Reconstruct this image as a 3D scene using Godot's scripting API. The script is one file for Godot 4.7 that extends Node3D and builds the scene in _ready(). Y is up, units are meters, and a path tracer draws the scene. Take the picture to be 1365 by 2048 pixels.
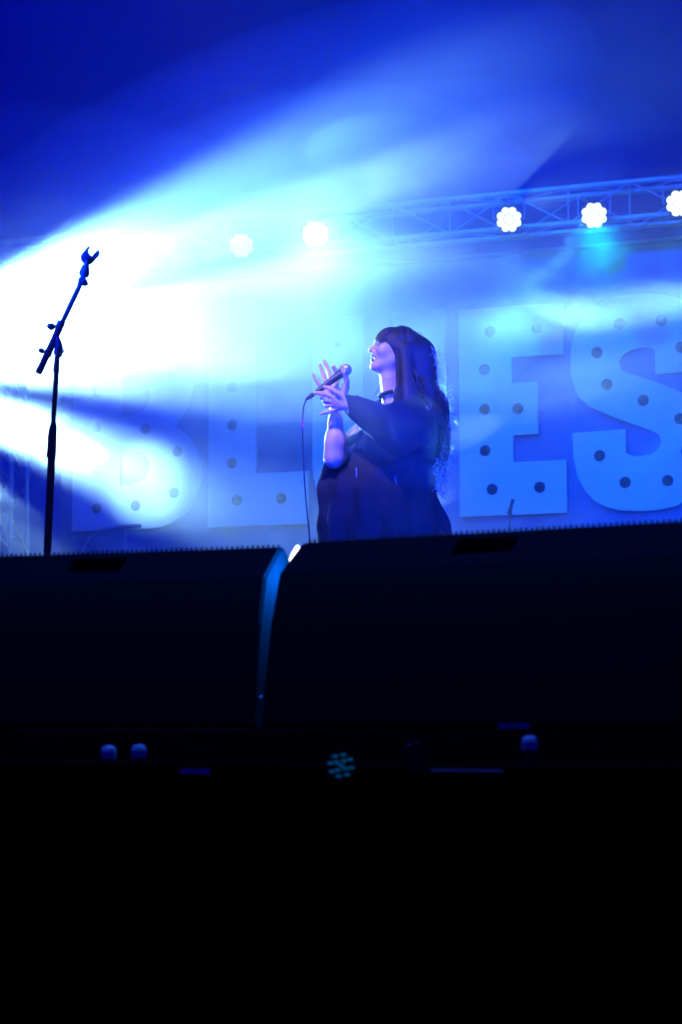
extends Node3D

# ---------------------------------------------------------------- frame of the stage
const TURN := 0.36128          # the stage is seen 20.7 degrees askew
const DECK := 1.40
const ORIGIN := Vector3(0.894, 1.40, -16.1)
var E := Vector3(cos(TURN), 0, sin(TURN))      # along the stage, to the right
var B := Vector3(sin(TURN), 0, -cos(TURN))     # away from the audience

func S(u: float, v: float, w: float) -> Vector3:
	return ORIGIN + E * u + Vector3(0, v, 0) + B * w

# ---------------------------------------------------------------- mesh helper
class MB:
	var v := PackedVector3Array()
	var n := PackedVector3Array()

	func tri(a: Vector3, b: Vector3, c: Vector3, na: Vector3, nb: Vector3, nc: Vector3) -> void:
		if (c - a).cross(b - a).dot(na + nb + nc) < 0.0:
			v.append_array([a, c, b])
			n.append_array([na, nc, nb])
		else:
			v.append_array([a, b, c])
			n.append_array([na, nb, nc])

	func quad(a: Vector3, b: Vector3, c: Vector3, d: Vector3, nn: Vector3) -> void:
		tri(a, b, c, nn, nn, nn)
		tri(a, c, d, nn, nn, nn)

	func quad_n(a: Vector3, b: Vector3, c: Vector3, d: Vector3, na: Vector3, nb: Vector3, nc: Vector3, nd: Vector3) -> void:
		tri(a, b, c, na, nb, nc)
		tri(a, c, d, na, nc, nd)

	func box(center: Vector3, size: Vector3, basis := Basis()) -> void:
		var h := size * 0.5
		for axis in 3:
			for s in [-1.0, 1.0]:
				var nn := Vector3.ZERO
				nn[axis] = s
				var p := Vector3.ZERO
				p[(axis + 1) % 3] = 1.0
				var q := Vector3.ZERO
				q[(axis + 2) % 3] = 1.0
				quad(center + basis * ((nn + p + q) * h), center + basis * ((nn - p + q) * h), center + basis * ((nn - p - q) * h), center + basis * ((nn + p - q) * h), (basis * nn).normalized())

	static func frame(d: Vector3) -> Basis:
		var y := d.normalized()
		var x := y.cross(Vector3.UP if absf(y.y) < 0.9 else Vector3.RIGHT).normalized()
		return Basis(x, y, x.cross(y))

	func tube(a: Vector3, b: Vector3, ra: float, rb := -1.0, sides := 12, caps := true) -> void:
		if rb < 0.0:
			rb = ra
		var f := MB.frame(b - a)
		for i in sides:
			var t0 := TAU * i / sides
			var t1 := TAU * (i + 1) / sides
			var d0 := f.x * cos(t0) + f.z * sin(t0)
			var d1 := f.x * cos(t1) + f.z * sin(t1)
			quad_n(a + d0 * ra, a + d1 * ra, b + d1 * rb, b + d0 * rb, d0, d1, d1, d0)
			if caps:
				tri(a, a + d0 * ra, a + d1 * ra, -f.y, -f.y, -f.y)
				tri(b, b + d0 * rb, b + d1 * rb, f.y, f.y, f.y)

	func path(points: Array, radii: Array, sides := 8) -> void:   # a tube along a polyline, tangents smoothed
		var last_x := Vector3.ZERO
		var ring := []
		var nrm := []
		for i in points.size():
			var p: Vector3 = points[i]
			var t: Vector3 = points[mini(i + 1, points.size() - 1)] - points[maxi(i - 1, 0)]
			t = t.normalized()
			var x := last_x - t * last_x.dot(t)
			if x.length() < 0.01:
				x = MB.frame(t).x
			x = x.normalized()
			last_x = x
			var z := x.cross(t)
			var r: float = radii[mini(i, radii.size() - 1)]
			var row := []
			var rown := []
			for k in sides:
				var d := x * cos(TAU * k / sides) + z * sin(TAU * k / sides)
				row.append(p + d * r)
				rown.append(d)
			ring.append(row)
			nrm.append(rown)
		for i in points.size() - 1:
			for k in sides:
				var k1 := (k + 1) % sides
				quad_n(ring[i][k], ring[i][k1], ring[i + 1][k1], ring[i + 1][k], nrm[i][k], nrm[i][k1], nrm[i + 1][k1], nrm[i + 1][k])
		for end in [0, points.size() - 1]:
			var t: Vector3 = (points[1] - points[0]) * -1.0 if end == 0 else points[end] - points[end - 1]
			t = t.normalized()
			for k in sides:
				tri(points[end], ring[end][k], ring[end][(k + 1) % sides], t, t, t)

	func lathe(profile: Array, at: Transform3D, sides := 20) -> void:  # profile of Vector2(radius, height) about y
		for j in profile.size() - 1:
			var p: Vector2 = profile[j]
			var q: Vector2 = profile[j + 1]
			var slope := Vector2(q.y - p.y, p.x - q.x).normalized()
			for i in sides:
				var t0 := TAU * i / sides
				var t1 := TAU * (i + 1) / sides
				var d0 := Vector3(cos(t0), 0, sin(t0))
				var d1 := Vector3(cos(t1), 0, sin(t1))
				var n0 := at.basis * (d0 * slope.x + Vector3.UP * slope.y)
				var n1 := at.basis * (d1 * slope.x + Vector3.UP * slope.y)
				var a := at * (d0 * p.x + Vector3.UP * p.y)
				var b := at * (d1 * p.x + Vector3.UP * p.y)
				var c := at * (d1 * q.x + Vector3.UP * q.y)
				var d := at * (d0 * q.x + Vector3.UP * q.y)
				if p.x > 1e-5:
					tri(a, b, c, n0, n1, n1)
				if q.x > 1e-5:
					tri(a, c, d, n0, n1, n0)

	func ball(c: Vector3, r: Vector3, basis := Basis(), rows := 8, sides := 12) -> void:
		for j in rows:
			for i in sides:
				var p := []
				var m := []
				for k in [[0, 0], [1, 0], [1, 1], [0, 1]]:
					var th: float = PI * (j + k[1]) / rows
					var ph: float = TAU * (i + k[0]) / sides
					var d := Vector3(sin(th) * cos(ph), cos(th), sin(th) * sin(ph))
					p.append(c + basis * (d * r))
					m.append((basis * (d / r)).normalized())
				if j > 0:
					tri(p[0], p[1], p[2], m[0], m[1], m[2])
				if j < rows - 1:
					tri(p[0], p[2], p[3], m[0], m[2], m[3])

	func prism(outline: PackedVector2Array, z0: float, z1: float) -> void:
		var idx := Geometry2D.triangulate_polygon(outline)
		for k in range(0, idx.size(), 3):
			for side in [[z0, Vector3.FORWARD if z0 < z1 else Vector3.BACK], [z1, Vector3.BACK if z0 < z1 else Vector3.FORWARD]]:
				var q := []
				for m in 3:
					q.append(Vector3(outline[idx[k + m]].x, outline[idx[k + m]].y, side[0]))
				tri(q[0], q[1], q[2], side[1], side[1], side[1])
		var cw := Geometry2D.is_polygon_clockwise(outline)
		for i in outline.size():
			var p := outline[i]
			var q := outline[(i + 1) % outline.size()]
			var d := (q - p).normalized()
			var nn := Vector3(d.y, -d.x, 0)
			if cw:
				nn = -nn
			quad(Vector3(p.x, p.y, z0), Vector3(q.x, q.y, z0), Vector3(q.x, q.y, z1), Vector3(p.x, p.y, z1), nn)

	func mesh() -> ArrayMesh:
		var a := []
		a.resize(Mesh.ARRAY_MAX)
		a[Mesh.ARRAY_VERTEX] = v
		a[Mesh.ARRAY_NORMAL] = n
		var m := ArrayMesh.new()
		m.add_surface_from_arrays(Mesh.PRIMITIVE_TRIANGLES, a)
		return m

# ---------------------------------------------------------------- materials and objects
func lin(r: float, g: float, b: float) -> Color:
	return Color(r, g, b).linear_to_srgb()

func mat(col: Color, rough := 0.7, metal := 0.0) -> StandardMaterial3D:
	var m := StandardMaterial3D.new()
	m.albedo_color = col
	m.roughness = rough
	m.metallic = metal
	return m

func relief(m: StandardMaterial3D, freq: float, depth: float, scale := 1.0, seed_ := 3) -> StandardMaterial3D:
	var nz := FastNoiseLite.new()
	nz.seed = seed_
	nz.frequency = freq
	nz.fractal_octaves = 4
	var t := NoiseTexture2D.new()
	t.width = 256
	t.height = 256
	t.seamless = true
	t.noise = nz
	m.heightmap_enabled = true
	m.heightmap_texture = t
	m.heightmap_scale = depth
	m.uv1_triplanar = true
	m.uv1_scale = Vector3.ONE * scale
	return m

func glow(col: Color, energy: float) -> StandardMaterial3D:
	var m := mat(Color(0.8, 0.8, 0.8), 0.3)
	m.emission_enabled = true
	m.emission = col
	m.emission_energy_multiplier = energy
	return m

func obj(called: String, mb: MB, m: Material, parent: Node = self) -> MeshInstance3D:
	var o := MeshInstance3D.new()
	o.name = called
	o.mesh = mb.mesh()
	o.material_override = m
	put(o, parent)
	return o

var used := {}
func put(o: Node, parent: Node) -> void:
	if parent == self:
		var base := String(o.name)
		if used.has(base):
			o.name = "%s_%03d" % [base, used[base]]
			used[base] += 1
		else:
			used[base] = 1
	else:
		var base := String(o.name)
		var k := 0
		var nm := base
		while parent.has_node(NodePath(nm)):
			k += 1
			nm = "%s_%03d" % [base, k]
		o.name = nm
	parent.add_child(o, true)

func tag(o: Node, label: String, category := "", group := "", kind := "") -> Node:
	o.set_meta("label", label)
	if category:
		o.set_meta("category", category)
	if group:
		o.set_meta("group", group)
	if kind:
		o.set_meta("kind", kind)
	return o

func thing(called: String, label: String, category: String, at := Vector3.ZERO, turn := 0.0, group := "") -> Node3D:
	var o := Node3D.new()
	o.name = called
	put(o, self)
	o.position = at
	o.rotation.y = turn
	tag(o, label, category, group)
	return o

func structure(called: String, mb: MB, m: Material, label: String) -> MeshInstance3D:
	var o := obj(called, mb, m)
	tag(o, label, "", "", "structure")
	return o

func spot(parent: Node, from: Vector3, to: Vector3, col: Color, energy: float, half: float, soft := 1.0, size := 0.06) -> void:
	var l := SpotLight3D.new()
	l.name = "beam"
	parent.add_child(l, true)
	l.global_transform = Transform3D(Basis.looking_at((to - from).normalized(), Vector3.UP), from)
	l.light_color = col
	l.light_energy = energy
	l.spot_angle = half
	l.spot_angle_attenuation = soft
	l.spot_range = 40.0
	l.spot_attenuation = 2.0
	l.light_size = size
	l.shadow_enabled = true

func fog(called: String, label: String, at: Vector3, size: Vector3, density: float, rot := Vector3.ZERO, shape := RenderingServer.FOG_VOLUME_SHAPE_ELLIPSOID, col := Color(1, 1, 1)) -> void:
	var f := FogVolume.new()
	f.name = called
	f.shape = shape
	f.size = size
	var m := FogMaterial.new()
	m.density = density
	m.albedo = col
	f.material = m
	put(f, self)
	f.position = at
	f.rotation = rot
	tag(f, label, "", "", "stuff")

# colours of the light
var WHITE_BLUE := Color()
var AZURE := Color()
var DEEP := Color()
var M := {}

func _ready() -> void:
	seed(7)
	WHITE_BLUE = lin(0.33, 0.74, 1.0)
	AZURE = lin(0.05, 0.30, 1.0)
	DEEP = lin(0.0, 0.018, 1.0)
	camera_and_sky()
	materials()
	setting()
	banner()
	truss()
	towers()
	lamps()
	letters()
	monitors()
	mic_stand()
	stage_front()
	singer()
	haze()

func camera_and_sky() -> void:
	var cam := Camera3D.new()
	cam.name = "camera"
	cam.fov = rad_to_deg(2.0 * atan(1024.0 / 4000.0))
	cam.near = 0.05
	cam.far = 400.0
	add_child(cam)
	cam.position = Vector3(0, 1.41, 0)
	cam.rotation.x = deg_to_rad(6.0366)
	var lens := CameraAttributesPhysical.new()
	lens.frustum_focal_length = 12.0 / (1024.0 / 4000.0)
	lens.frustum_focus_distance = 7.6
	lens.exposure_aperture = 4.0
	lens.frustum_near = 0.05
	lens.frustum_far = 400.0
	cam.attributes = lens
	cam.current = true
	var we := WorldEnvironment.new()
	we.name = "world"
	var e := Environment.new()
	e.background_mode = Environment.BG_SKY
	var sky := Sky.new()
	var sm := ProceduralSkyMaterial.new()
	sm.sky_top_color = lin(0.0, 0.0, 0.22)
	sm.sky_horizon_color = lin(0.0, 0.002, 0.33)
	sm.sky_curve = 0.12
	sm.ground_bottom_color = lin(0, 0.0, 0.02)
	sm.ground_horizon_color = lin(0, 0.0, 0.03)
	sky.sky_material = sm
	e.sky = sky
	e.tonemap_mode = Environment.TONE_MAPPER_LINEAR
	e.tonemap_exposure = 1.0
	e.volumetric_fog_enabled = true
	e.volumetric_fog_density = 0.0
	e.sdfgi_enabled = true
	e.ssao_enabled = true
	e.ssil_enabled = true
	we.environment = e
	add_child(we)

func materials() -> void:
	M.deck = relief(mat(lin(0.012, 0.012, 0.013), 0.8), 0.06, 0.15, 1.5)
	M.black_cloth = relief(mat(lin(0.003, 0.003, 0.003), 0.95), 0.05, 0.3, 3.0)
	for k in ["deck", "black_cloth"]:
		M[k].metallic_specular = 0.05
	M.banner = relief(mat(lin(0.12, 0.16, 0.30), 0.9), 0.03, 0.5, 0.7)
	M.letter = relief(mat(lin(0.55, 0.6, 0.62), 0.75), 0.05, 0.1, 2.0)
	M.socket = mat(lin(0.02, 0.03, 0.06), 0.9)
	M.alu = mat(lin(0.42, 0.43, 0.45), 0.5, 0.6)
	M.black_metal = mat(lin(0.02, 0.02, 0.022), 0.4, 0.3)
	M.lens = glow(lin(0.74, 0.96, 1.0), 2.2)
	M.cabinet = relief(mat(lin(0.009, 0.009, 0.010), 0.75), 0.2, 0.06, 6.0)
	M.cabinet.metallic_specular = 0.12
	M.grille = relief(mat(lin(0.03, 0.03, 0.032), 0.5, 0.4), 0.4, 0.1, 8.0)
	M.tip = mat(lin(0.06, 0.06, 0.07), 0.15, 0.3)
	M.recess = mat(lin(0.006, 0.006, 0.007), 0.8)
	M.corner_highlight = glow(lin(0.9, 0.9, 1.0), 3.0)  # emission standing in for a highlight on the cabinet corner
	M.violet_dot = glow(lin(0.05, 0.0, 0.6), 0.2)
	M.stand = mat(lin(0.09, 0.09, 0.095), 0.38, 0.0)
	M.pivot = mat(lin(0.25, 0.25, 0.27), 0.4, 0.6)
	M.pale = mat(lin(0.5, 0.5, 0.48), 0.6)
	M.alu_dull = mat(lin(0.06, 0.065, 0.07), 0.6, 0.3)
	M.lens_glint_glow = glow(lin(0.0, 0.10, 0.20), 0.55)  # faint emission paints reflected light onto unlit lenses
	M.dark_lens = mat(lin(0.01, 0.01, 0.02), 0.2)
	M.skin = mat(lin(0.55, 0.36, 0.30), 0.55)
	M.skin.subsurf_scatter_enabled = true
	M.skin.subsurf_scatter_strength = 0.12
	M.eye = mat(lin(0.6, 0.6, 0.6), 0.3)
	M.lip = mat(lin(0.13, 0.03, 0.04), 0.4)
	M.hair = mat(lin(0.014, 0.010, 0.010), 0.62)
	M.hair_light = mat(lin(0.035, 0.028, 0.026), 0.5)
	M.hair_painted_rim = mat(lin(0.55, 0.5, 0.46), 0.35)  # far paler than the hair: back-lit glow put into the colour
	M.dress = relief(mat(lin(0.007, 0.007, 0.008), 0.9), 0.08, 0.25, 4.0)
	M.tie = mat(lin(0.5, 0.5, 0.5), 0.3)
	M.band = mat(lin(0.75, 0.70, 0.05), 0.6)
	M.mesh_metal = relief(mat(lin(0.35, 0.35, 0.37), 0.4, 0.7), 0.5, 0.1, 30.0)
	M.pink = mat(lin(0.6, 0.05, 0.25), 0.6)
	M.hot_lens = glow(lin(0.9, 1.0, 1.0), 9.0)
	M.ground = relief(mat(lin(0.03, 0.035, 0.03), 0.95), 0.05, 2.0, 0.5)

func setting() -> void:
	var g := MB.new()
	g.box(Vector3(0, -0.1, -40), Vector3(300, 0.2, 300))
	structure("ground", g, M.ground, "dark trodden ground around the open air stage")
	var d := MB.new()
	var f := Basis(E, Vector3.UP, -B)
	d.box(S(0, -0.06, -4.61), Vector3(18, 0.12, 15.22), f)
	structure("stage_floor", d, M.deck, "dark stage deck that the monitors and the singer stand on")

func banner() -> void:
	var mb := MB.new()
	var u0 := -3.95
	var u1 := 6.0
	var cols := 160
	for i in cols:
		var p := []
		var nn := []
		for k in 2:
			var u := u0 + (u1 - u0) * (i + k) / cols
			var z := 0.012 * sin(u * 9.0) + 0.008 * sin(u * 23.0 + 1.0)
			var dz := 0.012 * 9.0 * cos(u * 9.0) + 0.008 * 23.0 * cos(u * 23.0 + 1.0)
			p.append(Vector2(u, z))
			nn.append(Vector3(-dz, 0, 1).normalized())
		for back in [0.0, -0.006]:
			var sgn := 1.0 if back == 0.0 else -1.0
			mb.quad_n(Vector3(p[0].x, 0.02, p[0].y + back), Vector3(p[1].x, 0.02, p[1].y + back), Vector3(p[1].x, 3.95, p[1].y + back), Vector3(p[0].x, 3.95, p[0].y + back), nn[0] * sgn, nn[1] * sgn, nn[1] * sgn, nn[0] * sgn)
	var t := thing("stage_backdrop", "wide blue cloth backdrop hanging behind the big letters", "backdrop", S(0, 0, 0.69), -TURN)
	obj("cloth", mb, M.banner, t)
	var bar := MB.new()
	bar.tube(Vector3(u0, 3.97, 0), Vector3(u1, 3.97, 0), 0.024)
	obj("hanging_bar", bar, M.banner, t)

func truss() -> void:
	var t := thing("lighting_truss", "long aluminium box truss carrying the round lamps above the stage", "truss", S(0, 0, 0), -TURN)
	var u0 := -7.0
	var u1 := 7.0
	for z in [0.0, -0.29]:
		for y in [4.01, 4.30]:
			var c := MB.new()
			c.tube(Vector3(u0, y, z), Vector3(u1, y, z), 0.025)
			obj("chord", c, M.alu, t)
	var n := 28
	for i in n + 1:
		var x := u0 + (u1 - u0) * i / n
		var p := MB.new()
		p.tube(Vector3(x, 4.01, 0), Vector3(x, 4.30, 0), 0.0075, -1, 8)
		obj("brace", p, M.alu, t)
		if i < n:
			var x1 := u0 + (u1 - u0) * (i + 1) / n
			for z in [0.0, -0.29]:
				var q := MB.new()
				var up: bool = (i % 2 == 0) == (z == 0.0)
				q.tube(Vector3(x, 4.01 if up else 4.30, z), Vector3(x1, 4.30 if up else 4.01, z), 0.0075, -1, 8)
				obj("brace", q, M.alu, t)
			for y in [4.01, 4.30]:
				var q := MB.new()
				q.tube(Vector3(x, y, 0.0 if i % 2 == 0 else -0.29), Vector3(x1, y, -0.29 if i % 2 == 0 else 0.0), 0.0075, -1, 8)
				obj("brace", q, M.alu, t)

func tower(at: Vector3, height: float, label: String) -> Node3D:
	var t := thing("truss_tower", label, "truss", at, -TURN, "truss towers at the stage sides")
	for x in [-0.145, 0.145]:
		for z in [-0.145, 0.145]:
			var c := MB.new()
			c.tube(Vector3(x, 0.0, z), Vector3(x, height, z), 0.025)
			obj("chord", c, M.alu, t)
	var n := int(height / 0.29)
	for i in n:
		var y0 := height * i / n
		var y1 := height * (i + 1) / n
		var f := 1.0 if i % 2 == 0 else -1.0
		for z in [-0.145, 0.145]:
			var q := MB.new()
			q.tube(Vector3(-0.145 * f, y0, z), Vector3(0.145 * f, y1, z), 0.0075, -1, 8)
			obj("brace", q, M.alu, t)
			var r := MB.new()
			r.tube(Vector3(z, y0, 0.145 * f), Vector3(z, y1, -0.145 * f), 0.0075, -1, 8)
			obj("brace", r, M.alu, t)
	return t

func towers() -> void:
	tower(S(-4.25, 0, 0.2), 4.0, "upright aluminium lattice tower at the left edge of the stage")
	tower(S(-3.35, 0, -3.2), 3.2, "upright lattice tower in the left wing carrying the brightest lamps")
	tower(S(5.2, 0, -3.4), 3.6, "upright lattice tower in the right wing")

# a round lamp with a ring of petal lenses; its own axis is -z
func par(label: String, at: Vector3, to: Vector3, group := "round lamps hanging from the truss") -> Node3D:
	var t := thing("stage_lamp", label, "stage lamp", at, 0.0, group)
	t.basis = Basis.looking_at((to - at).normalized(), Vector3.UP)
	var h := MB.new()
	h.lathe([Vector2(0.0, 0.15), Vector2(0.07, 0.15), Vector2(0.10, 0.09), Vector2(0.112, 0.0), Vector2(0.106, 0.0), Vector2(0.10, 0.012), Vector2(0.0, 0.012)], Transform3D(Basis(Vector3.RIGHT, PI / 2), Vector3.ZERO), 24)
	obj("housing", h, M.black_metal, t)
	var y := MB.new()
	y.path([Vector3(-0.112, 0, 0.06), Vector3(-0.125, 0.02, 0.06), Vector3(-0.125, 0.15, 0.08), Vector3(-0.09, 0.18, 0.09), Vector3(0.09, 0.18, 0.09), Vector3(0.125, 0.15, 0.08), Vector3(0.125, 0.02, 0.06), Vector3(0.112, 0, 0.06)], [0.008], 6)
	obj("yoke", y, M.alu, t)
	for k in 9:
		var l := MB.new()
		var c := Vector3.ZERO if k == 8 else Vector3(cos(TAU * (k + 0.5) / 8), sin(TAU * (k + 0.5) / 8), 0) * 0.072
		l.ball(c + Vector3(0, 0, -0.002), Vector3(0.0305, 0.0305, 0.014) * (1.25 if k == 8 else 1.0), Basis(), 6, 12)
		obj("lens", l, M.lens, t)
	return t

func lamps() -> void:
	# position along and above the truss, what it looks like, energy, half angle, colour, size
	var spec := [
		[-3.345, 4.10, "small faint lamp in the haze behind the tip of the microphone stand", 1.0, 20.0, WHITE_BLUE, 0.5, 0.0],
		[-2.612, 4.10, "lamp drowned in white haze, second from the left on the truss", 12.0, 16.0, WHITE_BLUE, 1.0, 0.0],
		[-1.749, 4.00, "round white lamp next left of the brightest truss lamp", 8.0, 16.0, WHITE_BLUE, 1.0, 0.0],
		[-1.081, 4.04, "brightest truss lamp with a wide white halo above the singer's hands", 110.0, 20.0, lin(0.25, 0.80, 1.0), 1.0, 0.0],
		[0.581, 4.014, "round white lamp on the truss above the letter E", 40.0, 20.0, AZURE, 1.0, 0.0],
		[1.274, 3.984, "round white lamp with a turquoise halo right of the one above the letter E", 16.0, 34.0, lin(0.0, 0.80, 1.0), 1.0, 700.0],
		[1.948, 4.018, "round white lamp cut by the right edge of the frame", 60.0, 25.0, lin(0.0, 0.5, 1.0), 1.0, 0.0],
	]
	for s in spec:
		var p := S(s[0], s[1], -0.27)
		var aim := p + Vector3(0.05, -3.2, 2.6)
		if s[3] == 110.0:
			aim = p + Vector3(0.25, -3.0, 7.5)
		var t := par(s[2], p, Vector3(0.2, 2.6, -1.0))
		t.scale = Vector3.ONE * float(s[6])
		spot(t, p + (aim - p).normalized() * 0.06, aim, s[5], s[3], s[4], 1.0, 0.1)
		if s[6] == 1.0 and s[3] == 110.0:    # the brightest lamp has a white core to its beam
			spot(t, p + (aim - p).normalized() * 0.06, aim, WHITE_BLUE, 14.0, 13.0, 1.0, 0.1)
			for o in t.get_children():
				if o is MeshInstance3D and String(o.name).begins_with("lens"):
					o.material_override = M.hot_lens
		if s[7] > 0.0:      # this one also throws a narrow beam at the singer's back
			var back := Vector3(0.42, 2.75, -8.85)
			spot(t, p + (back - p).normalized() * 0.10, back, lin(0.10, 0.5, 1.0), s[7], 1.9, 1.0, 0.06)
	# the brightest lamps stand in the wings
	var left := [
		[S(-3.22, 2.74, -3.46), Vector3(0.3, 4.44, -10.0), 2600.0, 4.8, "uppermost lamp on the left wing tower, its beam thrown up and across", lin(0.22, 0.64, 1.0)],
		[S(-3.30, 2.70, -3.46), Vector3(0.6, 4.36, -11.0), 4200.0, 4.2, "lamp beside the uppermost one on the left wing tower"],
		[S(-3.22, 2.66, -3.46), Vector3(-0.49, 3.52, -10.5), 7000.0, 5.0, "second lamp from the top on the left wing tower"],
		[S(-3.22, 2.58, -3.46), Vector3(0.13, 2.98, -8.9), 700.0, 3.5, "middle lamp on the left wing tower"],
		[S(-3.26, 2.72, -3.46), Vector3(-0.34, 3.93, -11.0), 5000.0, 2.2, "narrow lamp on the left wing tower thrown level at the truss lamps"],
		[S(-3.26, 2.68, -3.46), Vector3(-0.18, 4.31, -11.5), 5000.0, 2.0, "narrow lamp on the left wing tower thrown along the truss"],
		[S(-3.26, 2.56, -3.46), Vector3(-1.06, 3.50, -12.0), 2600.0, 4.5, "lamp on the left wing tower thrown low across the letters B and L"],
		[S(-3.26, 2.76, -3.46), Vector3(-0.75, 4.52, -12.3), 3000.0, 2.6, "narrow lamp on the left wing tower thrown steeply over the truss"],
		[S(-3.30, 2.62, -3.46), Vector3(-0.95, 3.9, -10.6), 1000.0, 19.0, "broad flood lamp among the left wing lamps"],  # flood added to whiten the smoke around the beams
		[S(-3.22, 2.50, -3.46), Vector3(-0.81, 2.67, -11.0), 6000.0, 5.0, "second lamp from the bottom on the left wing tower"],
		[S(-3.22, 2.42, -3.46), Vector3(-1.87, 2.45, -12.0), 3000.0, 4.2, "lowest lamp on the left wing tower, thrown at the floor"],
	]
	for l in left:
		var t := par(l[4], l[0], l[1], "lamps on the left wing tower")
		spot(t, l[0] + (l[1] - l[0]).normalized() * 0.06, l[1], WHITE_BLUE if l.size() < 6 else l[5], l[2], l[3], 1.0, 0.05)
	var extra := par("small lamp on the left wing tower thrown at the letter B", S(-3.3, 2.3, -3.4), S(-3.05, 2.15, 0.6), "lamps on the left wing tower")
	spot(extra, S(-3.3, 2.3, -3.34), S(-3.05, 2.15, 0.6), WHITE_BLUE, 40.0, 7.0, 1.0, 0.05)
	var right := [
		[S(4.95, 2.75, -3.6), Vector3(1.11, 3.55, -10.5), 1350.0, 3.0, "upper lamp on the right wing tower"],
		[S(4.95, 2.60, -3.6), Vector3(0.65, 2.96, -9.6), 220.0, 2.0, "lower lamp on the right wing tower"],
	]
	right.append([S(5.2, 3.0, -3.5), Vector3(1.7, 5.4, -12.0), 150.0, 11.0, "azure lamp added on the right wing tower to colour the upper smoke"])  # added to turn the upper right smoke bluer
	for l in right:
		var t := par(l[4], l[0], l[1], "lamps on the right wing tower")
		spot(t, l[0] + (l[1] - l[0]).normalized() * 0.06, l[1], AZURE if l[3] > 10.0 else lin(0.27, 0.68, 1.0), l[2], l[3], 1.0, 0.05)
	# deep blue wash thrown upstage from the sides and the top of the stage front, all out of the frame
	var wash := [
		[Vector3(-2.0, 3.4, -4.2), Vector3(0.6, 2.6, -9.2), 130.0, 24.0, DEEP, "deep blue wash lamp low at the left of the stage front"],
		[Vector3(2.6, 3.5, -6.2), Vector3(-0.4, 2.4, -9.8), 80.0, 20.0, DEEP, "deep blue wash lamp low at the right of the stage front"],
		[S(2.2, 5.6, -11.2), S(-0.3, 2.0, 0.6), 400.0, 26.0, DEEP, "deep blue wash lamp high over the middle of the stage front"],
		[S(3.2, 5.5, -12.2), S(3.4, 0.3, -12.0), 30.0, 24.0, lin(0.03, 0.12, 1.0), "added unseen blue lamp over the stage edge, brightening the monitor tops"],  # added downlight to lift the bevels of the monitors
		[Vector3(-1.3, 6.0, -6.3), Vector3(0.02, 2.85, -8.9), 30.0, 6.5, lin(0.75, 0.58, 1.0), "pale violet lamp high at the left of the stage front, thrown at the singer"],
	]
	wash.append([S(0.0, 7.8, -4.5), S(0.0, 2.3, 0.6), 40.0, 24.0, lin(0.0, 0.32, 1.0), "added unseen azure lamp high above the stage, tinting the backdrop letters"])  # added out of view to shift the letters towards azure
	for s in wash:
		var t := par(s[5], s[0], s[1], "wash lamps over the stage front")
		spot(t, s[0] + (s[1] - s[0]).normalized() * 0.06, s[1], s[4], s[2], s[3], 1.0, 0.15)

# a bank of smoke: soft nested shells and stray puffs along its length
func bank(label: String, at: Vector3, along: Vector3, size: Vector3, density: float, puffs := 5) -> void:
	var t := Node3D.new()
	t.name = "smoke_bank"
	put(t, self)
	tag(t, label, "", "", "stuff")
	t.position = at
	var d := along.normalized()
	var z := d.cross(Vector3.UP).normalized()
	t.basis = Basis(d, z.cross(d), z)
	var rng := RandomNumberGenerator.new()
	rng.seed = hash(label)
	for k in 2:
		puff(t, Vector3.ZERO, size * [0.75, 1.25][k], density * [0.40, 0.30][k])
	for k in puffs:
		var p := Vector3(rng.randf_range(-0.45, 0.45), rng.randf_range(-0.35, 0.35), rng.randf_range(-0.3, 0.3)) * size
		puff(t, p, Vector3(size.x * rng.randf_range(0.10, 0.34), size.y * rng.randf_range(0.16, 0.45), size.z * 0.5), density * rng.randf_range(0.2, 0.65))

func puff(parent: Node3D, at: Vector3, size: Vector3, density: float) -> FogVolume:
	var f := FogVolume.new()
	f.name = "smoke"
	f.shape = RenderingServer.FOG_VOLUME_SHAPE_ELLIPSOID
	f.size = size
	var m := FogMaterial.new()
	m.density = density
	m.albedo = Color(1, 1, 1)
	f.material = m
	put(f, parent)
	f.position = at
	f.set_meta("kind", "stuff")
	return f

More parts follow.
